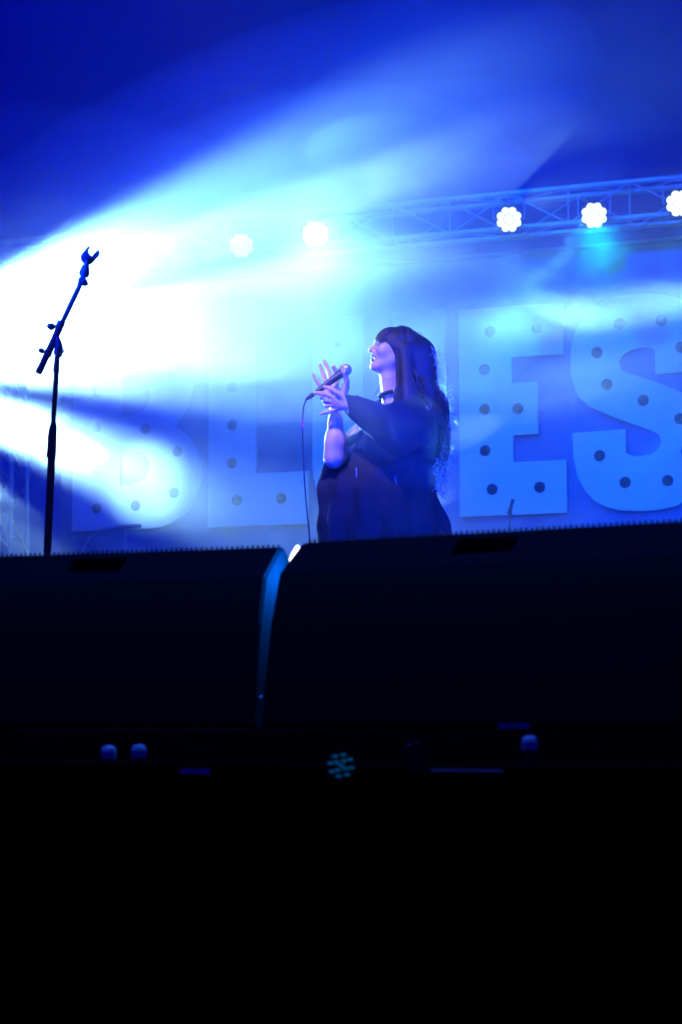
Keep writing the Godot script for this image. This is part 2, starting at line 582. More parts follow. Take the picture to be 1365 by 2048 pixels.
func haze() -> void:
	fog("stage_haze", "thin smoke filling the air over the stage", S(0, 3.6, -4.6), Vector3(18, 7.4, 10.4), 0.0065, Vector3(0, -TURN, 0), RenderingServer.FOG_VOLUME_SHAPE_BOX)
	var src := Vector3(-3.3, 4.0, -14.0)
	bank("dense smoke round the left wing lamps", Vector3(-2.2, 4.1, -13.4), Vector3.RIGHT, Vector3(3.8, 2.4, 2.4), 0.28)
	bank("smoke stream rising to the right over the truss", Vector3(-0.95, 4.5, -12.0), Vector3(0.3, 4.5, -10) - src, Vector3(5.2, 1.3, 1.6), 0.27)
	bank("smoke stream sinking towards the letter B", Vector3(-1.6, 3.1, -12.6), Vector3(-0.81, 2.67, -11.0) - src, Vector3(3.2, 0.8, 1.1), 0.13)
	bank("smoke drifting level from the left wing to the singer", Vector3(-0.6, 3.72, -11.3), Vector3(1, -0.08, 0.4), Vector3(3.4, 0.95, 1.5), 0.13)
	bank("smoke hanging along the truss left of the letter E", Vector3(0.15, 4.55, -12.0), Vector3(1, 0.10, 0.3), Vector3(3.2, 1.1, 1.5), 0.22)
	bank("smoke veiling the upper halves of the letters B and L", Vector3(-1.1, 3.72, -12.6), Vector3(1, -0.05, 0.4), Vector3(3.0, 1.0, 1.4), 0.16)
	bank("smoke plume under the brightest truss lamp", Vector3(-0.10, 4.75, -14.6), Vector3(1, 0.1, 0.2), Vector3(2.9, 2.2, 2.4), 0.21)
	bank("band of smoke crossing above the letter S", Vector3(1.25, 3.69, -10.7), Vector3(-1, 0.10, 0.1), Vector3(3.2, 0.46, 1.0), 0.15)
	bank("band of smoke crossing the letters E and S", Vector3(1.25, 3.16, -10.0), Vector3(-1, -0.2, 0.2), Vector3(1.9, 0.30, 0.8), 0.05)
	bank("wisp of smoke in front of the singer's chest", Vector3(0.16, 2.66, -8.35), Vector3(1, -0.5, 0), Vector3(0.7, 0.34, 0.34), 0.45)
	bank("small curl of smoke below the turquoise lamp", Vector3(2.0, 5.20, -15.2), Vector3(0.2, 1, 0), Vector3(1.0, 0.8, 0.7), 0.16, 3)
	var wisps := Node3D.new()
	wisps.name = "smoke_wisps"
	put(wisps, self)
	tag(wisps, "torn wisps of smoke drifting round the singer and in front of the letters", "", "", "stuff")
	var rng := RandomNumberGenerator.new()
	rng.seed = 5
	for k in 26:
		var at := Vector3(rng.randf_range(-1.9, 2.2), 0.0, rng.randf_range(-14.0, -9.6))
		at.y = 1.41 - at.z * rng.randf_range(0.08, 0.29)
		var f := puff(wisps, at, Vector3(rng.randf_range(0.4, 1.1), rng.randf_range(0.07, 0.2), rng.randf_range(0.2, 0.5)), rng.randf_range(0.08, 0.24))
		f.rotation = Vector3(0, rng.randf_range(-0.8, 0.8), rng.randf_range(-0.5, 0.7))
	bank("smoke drifting at the upper right", Vector3(1.6, 5.55, -13.0), Vector3(1, 0.3, 0), Vector3(3.6, 1.8, 2.0), 0.07)
	bank("smoke low behind the left monitor", Vector3(-0.8, 2.6, -12.6), Vector3.RIGHT, Vector3(1.2, 0.5, 0.9), 0.05)

# ---------------------------------------------------------------- the big letters
func letters() -> void:
	var arc := func(cx: float, cy: float, rx: float, ry: float, a0: float, a1: float, n: int) -> Array:
		var out := []
		for i in n + 1:
			var a := deg_to_rad(lerpf(a0, a1, float(i) / n))
			out.append(Vector2(cx + rx * cos(a), cy + ry * sin(a)))
		return out
	var bl := [Vector2(-3.80, 1.74), Vector2(-3.20, 1.74), Vector2(-3.20, 2.14), Vector2(-3.32, 2.14), Vector2(-3.32, 2.46), Vector2(-3.20, 2.46), Vector2(-3.20, 2.77), Vector2(-3.32, 2.77), Vector2(-3.32, 3.12), Vector2(-3.20, 3.12), Vector2(-3.20, 3.53), Vector2(-3.80, 3.53)]
	var br := [Vector2(-3.20, 1.74)]
	br.append_array(arc.call(-3.0, 2.22, 0.48, 0.48, -90, 62, 12))
	br.append_array(arc.call(-3.0, 3.07, 0.40, 0.46, -48, 90, 12))
	br.append_array([Vector2(-3.20, 3.53), Vector2(-3.20, 3.12), Vector2(-3.12, 3.10), Vector2(-3.04, 3.02), Vector2(-3.03, 2.90), Vector2(-3.08, 2.81), Vector2(-3.20, 2.77), Vector2(-3.20, 2.46), Vector2(-3.08, 2.42), Vector2(-3.02, 2.32), Vector2(-3.06, 2.19), Vector2(-3.20, 2.14)])
	var l := [Vector2(-2.45, 1.73), Vector2(-1.50, 1.73), Vector2(-1.50, 2.19), Vector2(-1.99, 2.19), Vector2(-1.99, 3.52), Vector2(-2.45, 3.52)]
	var u := [Vector2(-1.46, 3.53)]
	u.append_array(arc.call(-0.96, 2.24, 0.50, 0.52, 180, 270, 8))
	u.append_array(arc.call(-0.75, 2.24, 0.50, 0.52, 270, 360, 8))
	u.append_array([Vector2(-0.25, 3.53), Vector2(-0.72, 3.53)])
	u.append_array(arc.call(-0.855, 2.33, 0.135, 0.14, 0, -180, 8))
	u.append(Vector2(-0.99, 3.53))
	var e := [Vector2(-0.125, 1.74), Vector2(0.80, 1.74), Vector2(0.80, 2.18), Vector2(0.345, 2.18), Vector2(0.345, 2.41), Vector2(0.56, 2.41), Vector2(0.56, 2.85), Vector2(0.335, 2.85), Vector2(0.335, 3.07), Vector2(0.785, 3.07), Vector2(0.785, 3.505), Vector2(-0.125, 3.505)]
	var half := [Vector2(1.425, 1.73), Vector2(1.23, 1.745), Vector2(1.12, 1.78), Vector2(1.03, 1.83), Vector2(0.95, 1.92), Vector2(0.89, 2.04), Vector2(0.86, 2.2), Vector2(0.85, 2.40), Vector2(1.30, 2.41), Vector2(1.30, 2.21), Vector2(1.36, 2.185), Vector2(1.43, 2.18), Vector2(1.51, 2.195), Vector2(1.57, 2.235), Vector2(1.595, 2.29), Vector2(1.575, 2.35), Vector2(1.51, 2.39), Vector2(1.32, 2.465), Vector2(1.15, 2.54), Vector2(1.0, 2.615), Vector2(0.91, 2.70), Vector2(0.86, 2.81), Vector2(0.84, 2.95), Vector2(0.85, 3.1), Vector2(0.88, 3.23), Vector2(0.94, 3.35), Vector2(1.03, 3.44), Vector2(1.15, 3.5), Vector2(1.29, 3.525)]
	var s := half.duplicate()
	for p in half:
		s.append(Vector2(2.85, 5.26) - p)
	var dots := {
		"b": [[-3.07, 2.64], [-2.75, 2.42], [-3.55, 1.94], [-3.16, 1.95], [-2.78, 2.05], [-3.56, 2.3], [-3.56, 2.68], [-3.56, 3.0], [-3.55, 3.32], [-3.1, 3.32], [-2.82, 3.1]],
		"l": [[-2.22, 2.63], [-2.22, 2.29], [-2.17, 1.96], [-1.75, 1.96], [-2.21, 3.3], [-2.22, 2.97]],
		"u": [[-1.22, 3.3], [-1.22, 2.97], [-1.22, 2.63], [-1.2, 2.29], [-1.08, 2.02], [-0.65, 2.0], [-0.5, 2.29], [-0.49, 2.63], [-0.49, 2.97], [-0.49, 3.3]],
		"e": [[0.15, 3.3], [0.56, 3.3], [0.1, 2.98], [0.1, 2.64], [0.39, 2.63], [0.1, 2.29], [0.16, 1.96], [0.57, 1.96]],
		"s": [[1.26, 3.29], [1.61, 3.29], [1.07, 3.06], [1.15, 2.79], [1.45, 2.64], [1.75, 2.47], [1.08, 2.2], [1.29, 1.97], [1.64, 1.97], [1.8, 2.2], [1.77, 3.06]],
	}
	var about := {
		"b": ["big pale letter B with round sockets, leftmost on the backdrop", [bl, br]],
		"l": ["big pale letter L with round sockets left of the singer", [l]],
		"u": ["big pale letter U on the backdrop, mostly hidden behind the singer", [u]],
		"e": ["big pale letter E with round sockets just right of the singer", [e]],
		"s": ["big pale letter S with round sockets, rightmost and cut by the frame edge", [s]],
	}
	for k in ["b", "l", "u", "e", "s"]:
		var t := thing("marquee_letter", about[k][0], "letter", S(0, 0, 0.63), -TURN, "letters on the backdrop")
		var mb := MB.new()
		for o in about[k][1]:
			mb.prism(PackedVector2Array(o), -0.035, 0.0)
		obj("face_board", mb, M.letter, t)
		for d in dots[k]:
			var q := MB.new()
			q.lathe([Vector2(0.048, -0.002), Vector2(0.048, 0.004), Vector2(0.044, 0.006), Vector2(0.042, 0.002), Vector2(0.03, 0.008), Vector2(0.015, 0.012), Vector2(0.0, 0.013)], Transform3D(Basis(Vector3.RIGHT, PI / 2), Vector3(d[0], d[1], 0.0)), 16)
			obj("bulb_socket", q, M.socket, t)

# ---------------------------------------------------------------- floor monitors on the stage edge
func monitor(label: String, at: Vector3, turn: float, w: float) -> Node3D:
	# local x runs along the width from 0, y up, +z towards the audience
	var t := thing("floor_monitor", label, "speaker", at, turn, "floor monitors along the stage edge")
	var prof := [Vector2(-0.006, 0.0), Vector2(0.0, 0.006), Vector2(-0.012, 0.10), Vector2(-0.030, 0.20), Vector2(-0.058, 0.292), Vector2(-0.132, 0.352), Vector2(-0.150, 0.356), Vector2(-0.47, 0.13), Vector2(-0.48, 0.0)]
	var c := MB.new()
	var bev := 0.006
	var inner := func(p: Vector2) -> Vector2:
		return Vector2(-0.24, 0.15) + (p - Vector2(-0.24, 0.15)) * 0.97
	var n := prof.size()
	var pn := []
	for i in n:
		var t0: Vector2 = prof[(i + 1) % n] - prof[(i + n - 1) % n]
		pn.append(Vector3(0, -t0.x, t0.y).normalized())
	for i in n:
		var p: Vector2 = prof[i]
		var q: Vector2 = prof[(i + 1) % n]
		var d := (q - p).normalized()
		var nn := Vector3(0, -d.x, d.y).normalized()
		nn = Vector3(0, -d.x, d.y)
		if nn.dot(Vector3(0, (p.y + q.y) / 2 - 0.15, (p.x + q.x) / 2 + 0.24)) < 0.0:
			nn = -nn
		if i == 4:
			# the bevel carries the recess of the carrying handle
			var hx0 := w / 2 - 0.062
			var hx1 := w / 2 + 0.062
			var a0 := p.lerp(q, 0.34)
			var a1 := p.lerp(q, 0.86)
			var at3 := func(x: float, m: Vector2) -> Vector3:
				return Vector3(x, m.y, m.x)
			c.quad(at3.call(bev, p), at3.call(w - bev, p), at3.call(w - bev, a0), at3.call(bev, a0), nn)
			c.quad(at3.call(bev, a1), at3.call(w - bev, a1), at3.call(w - bev, q), at3.call(bev, q), nn)
			c.quad(at3.call(bev, a0), at3.call(hx0, a0), at3.call(hx0, a1), at3.call(bev, a1), nn)
			c.quad(at3.call(hx1, a0), at3.call(w - bev, a0), at3.call(w - bev, a1), at3.call(hx1, a1), nn)
			var r := MB.new()
			var deep := nn * -0.04
			var k0: Vector3 = at3.call(hx0, a0)
			var k1: Vector3 = at3.call(hx1, a0)
			var k2: Vector3 = at3.call(hx1, a1)
			var k3: Vector3 = at3.call(hx0, a1)
			r.quad(k0 + deep, k1 + deep, k2 + deep, k3 + deep, nn)
			var up := (k3 - k0).normalized()
			r.quad(k0, k1, k1 + deep, k0 + deep, up)
			r.quad(k3, k2, k2 + deep, k3 + deep, -up)
			r.quad(k0, k3, k3 + deep, k0 + deep, Vector3.RIGHT)
			r.quad(k1, k2, k2 + deep, k1 + deep, Vector3.LEFT)
			obj("handle_recess", r, M.recess, t)
		elif i == 6:
			pass
		else:
			var np: Vector3 = pn[i] if i >= 1 and i <= 5 else nn
			var nq: Vector3 = pn[i + 1] if i >= 1 and i + 1 <= 5 else nn
			c.quad_n(Vector3(bev, p.y, p.x), Vector3(w - bev, p.y, p.x), Vector3(w - bev, q.y, q.x), Vector3(bev, q.y, q.x), np, np, nq, nq)
		var pi: Vector2 = inner.call(p)
		var qi: Vector2 = inner.call(q)
		c.quad(Vector3(bev, p.y, p.x), Vector3(bev, q.y, q.x), Vector3(0, qi.y, qi.x), Vector3(0, pi.y, pi.x), (nn + Vector3.LEFT).normalized())
		c.quad(Vector3(w - bev, p.y, p.x), Vector3(w - bev, q.y, q.x), Vector3(w, qi.y, qi.x), Vector3(w, pi.y, pi.x), (nn + Vector3.RIGHT).normalized())
		for x in [0.0, w]:
			c.tri(Vector3(x, 0.15, -0.24), Vector3(x, pi.y, pi.x), Vector3(x, qi.y, qi.x), Vector3(-1 if x == 0.0 else 1, 0, 0), Vector3(-1 if x == 0.0 else 1, 0, 0), Vector3(-1 if x == 0.0 else 1, 0, 0))
	obj("cabinet", c, M.cabinet, t)
	var g := MB.new()
	g.quad(Vector3(bev, 0.356, -0.150), Vector3(w - bev, 0.356, -0.150), Vector3(w - bev, 0.13, -0.47), Vector3(bev, 0.13, -0.47), Vector3(0, 0.817, -0.577))
	obj("grille", g, M.grille, t)
	# rim of the punched grille: a row of small rounded tips along the top edge
	var tip := MB.new()
	tip.ball(Vector3.ZERO, Vector3(0.0030, 0.0032, 0.0030), Basis(), 6, 8)
	var tip_mesh := tip.mesh()
	var count := int(w / 0.0112)
	for i in count:
		var o := MeshInstance3D.new()
		o.name = "grille_tip"
		o.mesh = tip_mesh
		o.material_override = M.tip
		put(o, t)
		o.position = Vector3(0.012 + (w - 0.024) * i / (count - 1), 0.3585 + 0.0006 * sin(i * 2.3), -0.150)
	for x in [-0.002, w + 0.002]:
		var h := MB.new()
		var sx := -1.0 if x < 0.0 else 1.0
		var pts := []
		for k in 17:
			var a := TAU * k / 16
			pts.append(Vector3(x + sx * 0.004, 0.245 + 0.036 * sin(a), -0.165 + 0.017 * cos(a)))
		h.path(pts, [0.006], 6)
		h.ball(Vector3(x, 0.245, -0.165), Vector3(0.003, 0.034, 0.015), Basis(), 6, 10)
		obj("side_handle", h, M.recess, t)
	return t

func monitors() -> void:
	var a := monitor("black floor monitor filling the lower left, left of the gap", Vector3(-0.165, DECK, -3.79) - E * 0.78, -TURN, 0.78)
	var turn := deg_to_rad(32.0)
	var b := monitor("black floor monitor filling the lower right, right of the gap", Vector3(-0.149, DECK, -3.71), -turn, 0.83)
	var highlight := MB.new()
	highlight.path([Vector3(-0.010, 0.322, -0.118), Vector3(-0.009, 0.334, -0.126), Vector3(-0.007, 0.346, -0.134)], [0.0042, 0.0046, 0.0042], 8)
	highlight.ball(Vector3(-0.010, 0.321, -0.1175), Vector3.ONE * 0.0042, Basis(), 6, 8)
	highlight.ball(Vector3(-0.007, 0.3465, -0.1345), Vector3.ONE * 0.0042, Basis(), 6, 8)
	obj("painted_highlight", highlight, M.corner_highlight, b)  # glowing pill painted as a corner highlight, no lamp of the cabinet
	var sl := OmniLight3D.new()
	sl.name = "added_gap_light"  # added light making the blue sheen in the gap between the monitors
	b.add_child(sl)
	sl.position = Vector3(-0.016, 0.305, -0.185)
	sl.light_color = lin(0.0, 0.16, 1.0)
	sl.light_energy = 0.35
	sl.light_size = 0.006
	sl.omni_range = 30.0
	sl.omni_attenuation = 2.0
	sl.shadow_enabled = true
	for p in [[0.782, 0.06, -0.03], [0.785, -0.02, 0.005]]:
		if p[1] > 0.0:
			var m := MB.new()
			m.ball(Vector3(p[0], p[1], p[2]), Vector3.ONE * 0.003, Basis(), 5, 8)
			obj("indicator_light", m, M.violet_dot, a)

# ---------------------------------------------------------------- microphone stand on the left
func mic_stand() -> void:
	var base := Vector3(-0.828, DECK, -5.6)
	var t := thing("microphone_stand", "empty black boom microphone stand at the left, its clip pointing up", "microphone stand", base)
	var P := func(x: float, y: float, z := 0.0) -> Vector3:
		return Vector3((x - 93.0) / 714.0, (1454.0 - y) / 714.0, z)
	var m: Material = M.stand
	var lower := MB.new()
	lower.tube(P.call(86, 1452), P.call(101, 905), 0.0112, -1, 16)
	obj("lower_tube", lower, m, t)
	var foot := MB.new()
	foot.lathe([Vector2(0.0, 0.03), Vector2(0.02, 0.03), Vector2(0.03, 0.024), Vector2(0.125, 0.016), Vector2(0.13, 0.008), Vector2(0.13, 0.0), Vector2(0.0, 0.0)], Transform3D(Basis(), P.call(86, 1454)), 28)
	obj("base", foot, m, t)
	var grip := MB.new()
	grip.tube(P.call(99.5, 914), P.call(100, 911), 0.0150, 0.0150, 16)
	grip.tube(P.call(100, 911), P.call(101.5, 870), 0.0138, 0.0130, 16)
	grip.tube(P.call(101.5, 870), P.call(103, 849), 0.0130, 0.0105, 16)
	grip.tube(P.call(103, 849), P.call(103.2, 843), 0.0105, 0.0075, 16)
	obj("clutch_grip", grip, m, t)
	var upper := MB.new()
	upper.tube(P.call(103, 846), P.call(108, 735), 0.0072, -1, 14)
	obj("upper_tube", upper, m, t)
	var neck := MB.new()
	neck.tube(P.call(107.3, 738), P.call(107.6, 731), 0.0098, 0.0092, 14)
	neck.tube(P.call(107.6, 731), P.call(108.6, 712), 0.0088, 0.0080, 14)
	neck.tube(P.call(108.6, 712), P.call(108.8, 700), 0.0080, 0.0045, 14)
	obj("swivel_neck", neck, m, t)
	# pivot plates between the neck and the boom clamp
	var plate := MB.new()
	for z in [-0.011, 0.011]:
		plate.path([P.call(109.5, 706, z), P.call(112.5, 690, z), P.call(111, 676, z), P.call(110, 668, z)], [0.0105, 0.0115, 0.0085, 0.005], 10)
	obj("pivot", plate, M.pivot, t)
	var bolt := MB.new()
	bolt.lathe([Vector2(0.0, 0.027), Vector2(0.007, 0.026), Vector2(0.0085, 0.022), Vector2(0.0085, -0.022), Vector2(0.0, -0.024)], Transform3D(Basis(Vector3.RIGHT, PI / 2), P.call(115.5, 693)), 14)
	obj("pivot_bolt", bolt, m, t)
	var outer := MB.new()
	outer.tube(P.call(76.5, 737, 0.02), P.call(116.5, 636, -0.012), 0.0100, -1, 16)
	obj("boom_sleeve", outer, m, t)
	var cap := MB.new()
	cap.tube(P.call(73.5, 744, 0.022), P.call(77.0, 735.5, 0.0195), 0.0096, 0.0106, 16)
	obj("end_cap", cap, m, t)
	for ring in [[88.5, 706.0, 92.0, 697.0, 0.0124], [100.0, 690.0, 94.0, 692.0, 0.010], [112.0, 647.0, 117.0, 634.5, 0.0122]]:
		var c := MB.new()
		c.tube(P.call(ring[0], ring[1]), P.call(ring[2], ring[3]), ring[4], ring[4] * 0.94, 14)
		obj("collar", c, m, t)
	var inner := MB.new()
	inner.tube(P.call(115, 640, -0.011), P.call(152.5, 546, -0.041), 0.0070, -1, 14)
	obj("boom_rod", inner, m, t)
	var tc := MB.new()
	tc.tube(P.call(148.5, 556, -0.038), P.call(151.5, 546, -0.041), 0.0074, 0.0086, 14)
	tc.tube(P.call(151.5, 546, -0.041), P.call(153.3, 540, -0.043), 0.0092, 0.0085, 14)
	tc.tube(P.call(153.3, 540, -0.043), P.call(155.0, 534, -0.045), 0.006, 0.004, 14)
	obj("collar", tc, m, t)
	# wing knobs
	for k in [[101.0, 648.0, 113.0, 644.0, 95.5, 645.5, 0.0115], [82.0, 695.0, 90.0, 697.0, 77.0, 695.0, 0.0090], [155.0, 550.0, 150.0, 547.0, 161.5, 553.5, 0.0112]]:
		var c := MB.new()
		var dir: Vector3 = (P.call(k[4], k[5]) - P.call(k[2], k[3])).normalized()
		c.tube(P.call(k[2], k[3]), P.call(k[4], k[5]), 0.0035, -1, 10)
		var f := MB.frame(dir)
		var cc: Vector3 = P.call(k[4], k[5])
		c.ball(cc, Vector3(k[6] * 1.1, k[6] * 0.9, k[6] * 0.95), f, 8, 12)
		c.ball(cc + f.x * k[6] * 0.75, Vector3(k[6] * 0.7, k[6] * 1.05, k[6] * 0.8), f, 8, 12)
		c.ball(cc - f.x * k[6] * 0.75, Vector3(k[6] * 0.7, k[6] * 1.05, k[6] * 0.8), f, 8, 12)
		obj("wing_knob", c, m, t)
	var ad := MB.new()
	ad.tube(P.call(152.5, 543, -0.044), P.call(156.0, 533, -0.046), 0.0075, 0.0080, 14)
	ad.tube(P.call(155.5, 535, -0.046), P.call(156.5, 531, -0.046), 0.0105, 0.0140, 14)
	ad.tube(P.call(156.5, 531, -0.046), P.call(158.0, 524, -0.046), 0.0148, 0.0148, 14)
	ad.tube(P.call(158.0, 524, -0.046), P.call(160.5, 512, -0.046), 0.0140, 0.0105, 14)
	ad.tube(P.call(160.5, 512, -0.046), P.call(163.0, 503, -0.046), 0.0080, 0.0075, 12)
	obj("clip_adapter", ad, m, t)
	# spring-like clip: an open cradle seen from its mouth end
	var clip := MB.new()
	var axis := Vector3(0.42, 0.16, 0.89).normalized()
	var cen: Vector3 = P.call(168.5, 490.0, -0.046)
	var f2 := MB.frame(axis)
	var upv := (Vector3.UP - axis * axis.y + Vector3(0.30, 0, 0)).normalized()
	upv = (upv - axis * upv.dot(axis)).normalized()
	var sidev := axis.cross(upv)
	var rings := []
	for zi in 2:
		var row := []
		var off := axis * (-0.026 + 0.052 * zi)
		for k in 15:
			var a := deg_to_rad(-48.0 - 264.0 * k / 14.0) + PI
			var dirv := upv * -cos(a) * 1.0 + sidev * sin(a)
			row.append([cen + off + dirv * 0.0205, cen + off + dirv * 0.0135, dirv])
		rings.append(row)
	for k in 14:
		var a = rings[0][k]
		var b = rings[0][k + 1]
		var c2 = rings[1][k + 1]
		var d = rings[1][k]
		clip.quad_n(a[0], b[0], c2[0], d[0], a[2], b[2], c2[2], d[2])
		clip.quad_n(a[1], b[1], c2[1], d[1], -a[2], -b[2], -c2[2], -d[2])
		clip.quad(a[0], b[0], b[1], a[1], -axis)
		clip.quad(d[0], c2[0], c2[1], d[1], axis)
	for k in [0, 14]:
		clip.quad(rings[0][k][0], rings[0][k][1], rings[1][k][1], rings[1][k][0], rings[0][k][2].cross(axis))
	obj("microphone_clip", clip, m, t)
	var cab := MB.new()
	cab.path([P.call(108.6, 915, 0.012), P.call(107.2, 960, 0.012), P.call(105.0, 1020, 0.012), P.call(102.6, 1075, 0.012), P.call(101, 1110, 0.012), P.call(97, 1250, 0.02), P.call(96, 1420, 0.03)], [0.0016], 6)
	obj("wire", cab, m, t)

# ---------------------------------------------------------------- stage front
func stage_front() -> void:
	var sk := MB.new()
	var u0 := -4.0
	var u1 := 6.0
	var cols := 400
	for i in cols:
		var p := []
		var nn := []
		for k in 2:
			var u := u0 + (u1 - u0) * (i + k) / cols
			p.append(Vector2(u, 0.018 * sin(u * 38.0 + 1.7 * sin(u * 5.0)) + 0.012 * sin(u * 11.0)))
			nn.append(Vector3(-0.6 * cos(u * 38.0 + 1.7 * sin(u * 5.0)), 0, 1).normalized())
		sk.quad_n(Vector3(p[0].x, -1.39, p[0].y), Vector3(p[1].x, -1.39, p[1].y), Vector3(p[1].x, -0.081, p[1].y), Vector3(p[0].x, -0.081, p[0].y), nn[0], nn[1], nn[1], nn[0])
	var t := thing("stage_skirt", "black cloth skirt hanging below the stage edge", "stage skirt", S(0, 0, -12.44), -TURN)
	obj("cloth", sk, M.black_cloth, t)
	var ledge := MB.new()
	ledge.box(S(1.0, -0.0675, -12.335), Vector3(10.0, 0.025, 0.23), Basis(E, Vector3.UP, -B))
	structure("stage_ledge", ledge, M.black_cloth, "dark ledge running along the stage front below the deck")
	# small things along the ledge, barely lit
	var pegs := [["left one of the two pale round-topped pegs side by side", 3.309, 0.025], ["right one of the two pale round-topped pegs side by side", 3.365, 0.027], ["single pale round-topped peg below the right monitor", 4.032, 0.043]]
	for p in pegs:
		var q := thing("peg", p[0] + ", on the stage ledge", "peg", S(p[1], -0.055, -12.38), 0.0, "pale pegs on the stage ledge")
		var h: float = p[2] + 0.004
		var stem := MB.new()
		stem.lathe([Vector2(0.011, 0.0), Vector2(0.011, maxf(h - 0.018, 0.004))], Transform3D(), 14)
		obj("stem", stem, M.recess, q)
		var cap := MB.new()
		cap.lathe([Vector2(0.0, h), Vector2(0.006, h - 0.001), Vector2(0.011, h - 0.004), Vector2(0.0125, h - 0.010), Vector2(0.0125, maxf(h - 0.022, 0.003)), Vector2(0.0, maxf(h - 0.022, 0.003))], Transform3D(), 18)
		obj("cap", cap, M.pale, q)
	for p in [["short strip of pale tape on the ledge edge below the left monitor", 3.5, -0.066, 0.052, -12.4515], ["short strip of pale tape at the foot of the right monitor", 3.963, 0.006, 0.052, -12.2255]]:
		var c := S(p[1], p[2], p[4])
		var tape := MB.new()
		tape.box(Vector3(-p[3] * 0.24, 0, 0), Vector3(p[3] * 0.48, 0.0075, 0.002))
		tape.box(Vector3(p[3] * 0.27, 0.0004, 0), Vector3(p[3] * 0.46, 0.0075, 0.002))
		var o := obj("tape_strip", tape, M.pale)
		o.position = c
		o.rotation.y = -TURN
		tag(o, p[0], "tape", "strips of pale tape")
	var c1 := S(3.938, -0.062, -12.463)
	var edge_highlight := MB.new()  # added rod that draws the highlight along the ledge edge
	edge_highlight.tube(Vector3(-0.075, 0, 0), Vector3(0.075, 0, 0), 0.0028, -1, 10)
	for x in [-0.05, 0.05]:
		edge_highlight.tube(Vector3(x, 0, 0), Vector3(x, 0, -0.012), 0.002, -1, 8)
	var ro := obj("edge_highlight_rod", edge_highlight, M.alu_dull)
	ro.position = c1
	ro.rotation.y = -TURN
	tag(ro, "added grey rod drawing the lit line on the ledge edge below the right monitor", "edge_highlight")
	# small unlit lamp heads on the ledge, the first with painted lens glints
	for p in [["small round unlit lamp, its cluster of lens glints painted as faint glow, on the ledge between the monitors", 3.76, -0.054, true], ["small dark unlit round lamp right of the glinting one on the ledge", 3.879, -0.036, false]]:
		var c := S(p[1], p[2], -12.48)
		var q := thing("pin_lamp", p[0], "small lamp", c, 0.0, "small lamps on the stage ledge")
		q.basis = Basis.looking_at((Vector3(0, 1.41, 0) - c).normalized() + Vector3(0, 0.05, 0), Vector3.UP)
		var h := MB.new()
		h.lathe([Vector2(0.0, 0.06), Vector2(0.012, 0.058), Vector2(0.021, 0.035), Vector2(0.024, 0.0), Vector2(0.0215, 0.0), Vector2(0.0205, 0.005), Vector2(0.0, 0.005)], Transform3D(Basis(Vector3.RIGHT, PI / 2), Vector3.ZERO), 20)
		obj("housing", h, M.recess, q)
		var arm := MB.new()
		arm.path([Vector3(0, -0.02, 0.02), Vector3(0, -0.03, 0.05), Vector3(0, -0.018, 0.13)], [0.004], 6)
		obj("bracket", arm, M.recess, q)
		for k in 13:
			var ring := 0.0 if k == 12 else (0.0168 if k < 8 else 0.0085)
			var a := TAU * k / 8.0 + 0.2 if k < 8 else TAU * k / 4.0 + 0.6
			var l := MB.new()
			l.ball(Vector3(cos(a) * ring, sin(a) * ring, 0.002), Vector3(0.0046, 0.0017, 0.003), Basis(), 6, 8)
			obj("lens", l, M.lens_glint_glow if p[3] else M.dark_lens, q)
	# two blurred pieces of gear in the haze behind the singer
	var g := thing("metal_bar_stand", "short pale horizontal metal bar on a thin stand under the letter B", "stand", S(-2.63, 0, -0.6), -TURN)
	var bar := MB.new()
	bar.tube(Vector3(-0.13, 1.625, 0), Vector3(0.13, 1.63, 0), 0.016, 0.019, 14)
	obj("bar", bar, M.alu, g)
	var leg := MB.new()
	leg.tube(Vector3(0, 0, 0), Vector3(0, 1.62, 0), 0.010, -1, 10)
	for k in 3:
		leg.tube(Vector3(0, 0.35, 0), Vector3(cos(k * 2.1) * 0.3, 0.0, sin(k * 2.1) * 0.3), 0.007, -1, 8)
	obj("leg", leg, M.alu, g)
	var wire := MB.new()
	wire.path([Vector3(-0.13, 1.625, 0), Vector3(-0.22, 1.61, 0.02), Vector3(-0.32, 1.55, 0.03), Vector3(-0.38, 1.45, 0.03), Vector3(-0.36, 1.2, 0.05), Vector3(-0.2, 0.6, 0.1), Vector3(-0.02, 0.2, 0.05)], [0.006], 6)
	obj("cable", wire, M.alu, g)
	var s2 := thing("thin_stand", "thin dark stand leaning in front of the foot of the letter E", "stand", S(0.62, 0, -0.5), -TURN)
	var rod := MB.new()
	rod.tube(Vector3(-0.2, 0, 0), Vector3(0.03, 1.70, 0), 0.007, -1, 10)
	rod.tube(Vector3(0.0, 1.62, 0), Vector3(0.04, 1.74, 0), 0.013, -1, 10)
	obj("rod", rod, M.alu_dull, s2)
	var bs := MB.new()
	bs.lathe([Vector2(0.0, 0.02), Vector2(0.14, 0.012), Vector2(0.14, 0.0), Vector2(0.0, 0.0)], Transform3D(Basis(), Vector3(-0.2, 0, 0)), 20)
	obj("base", bs, M.black_metal, s2)


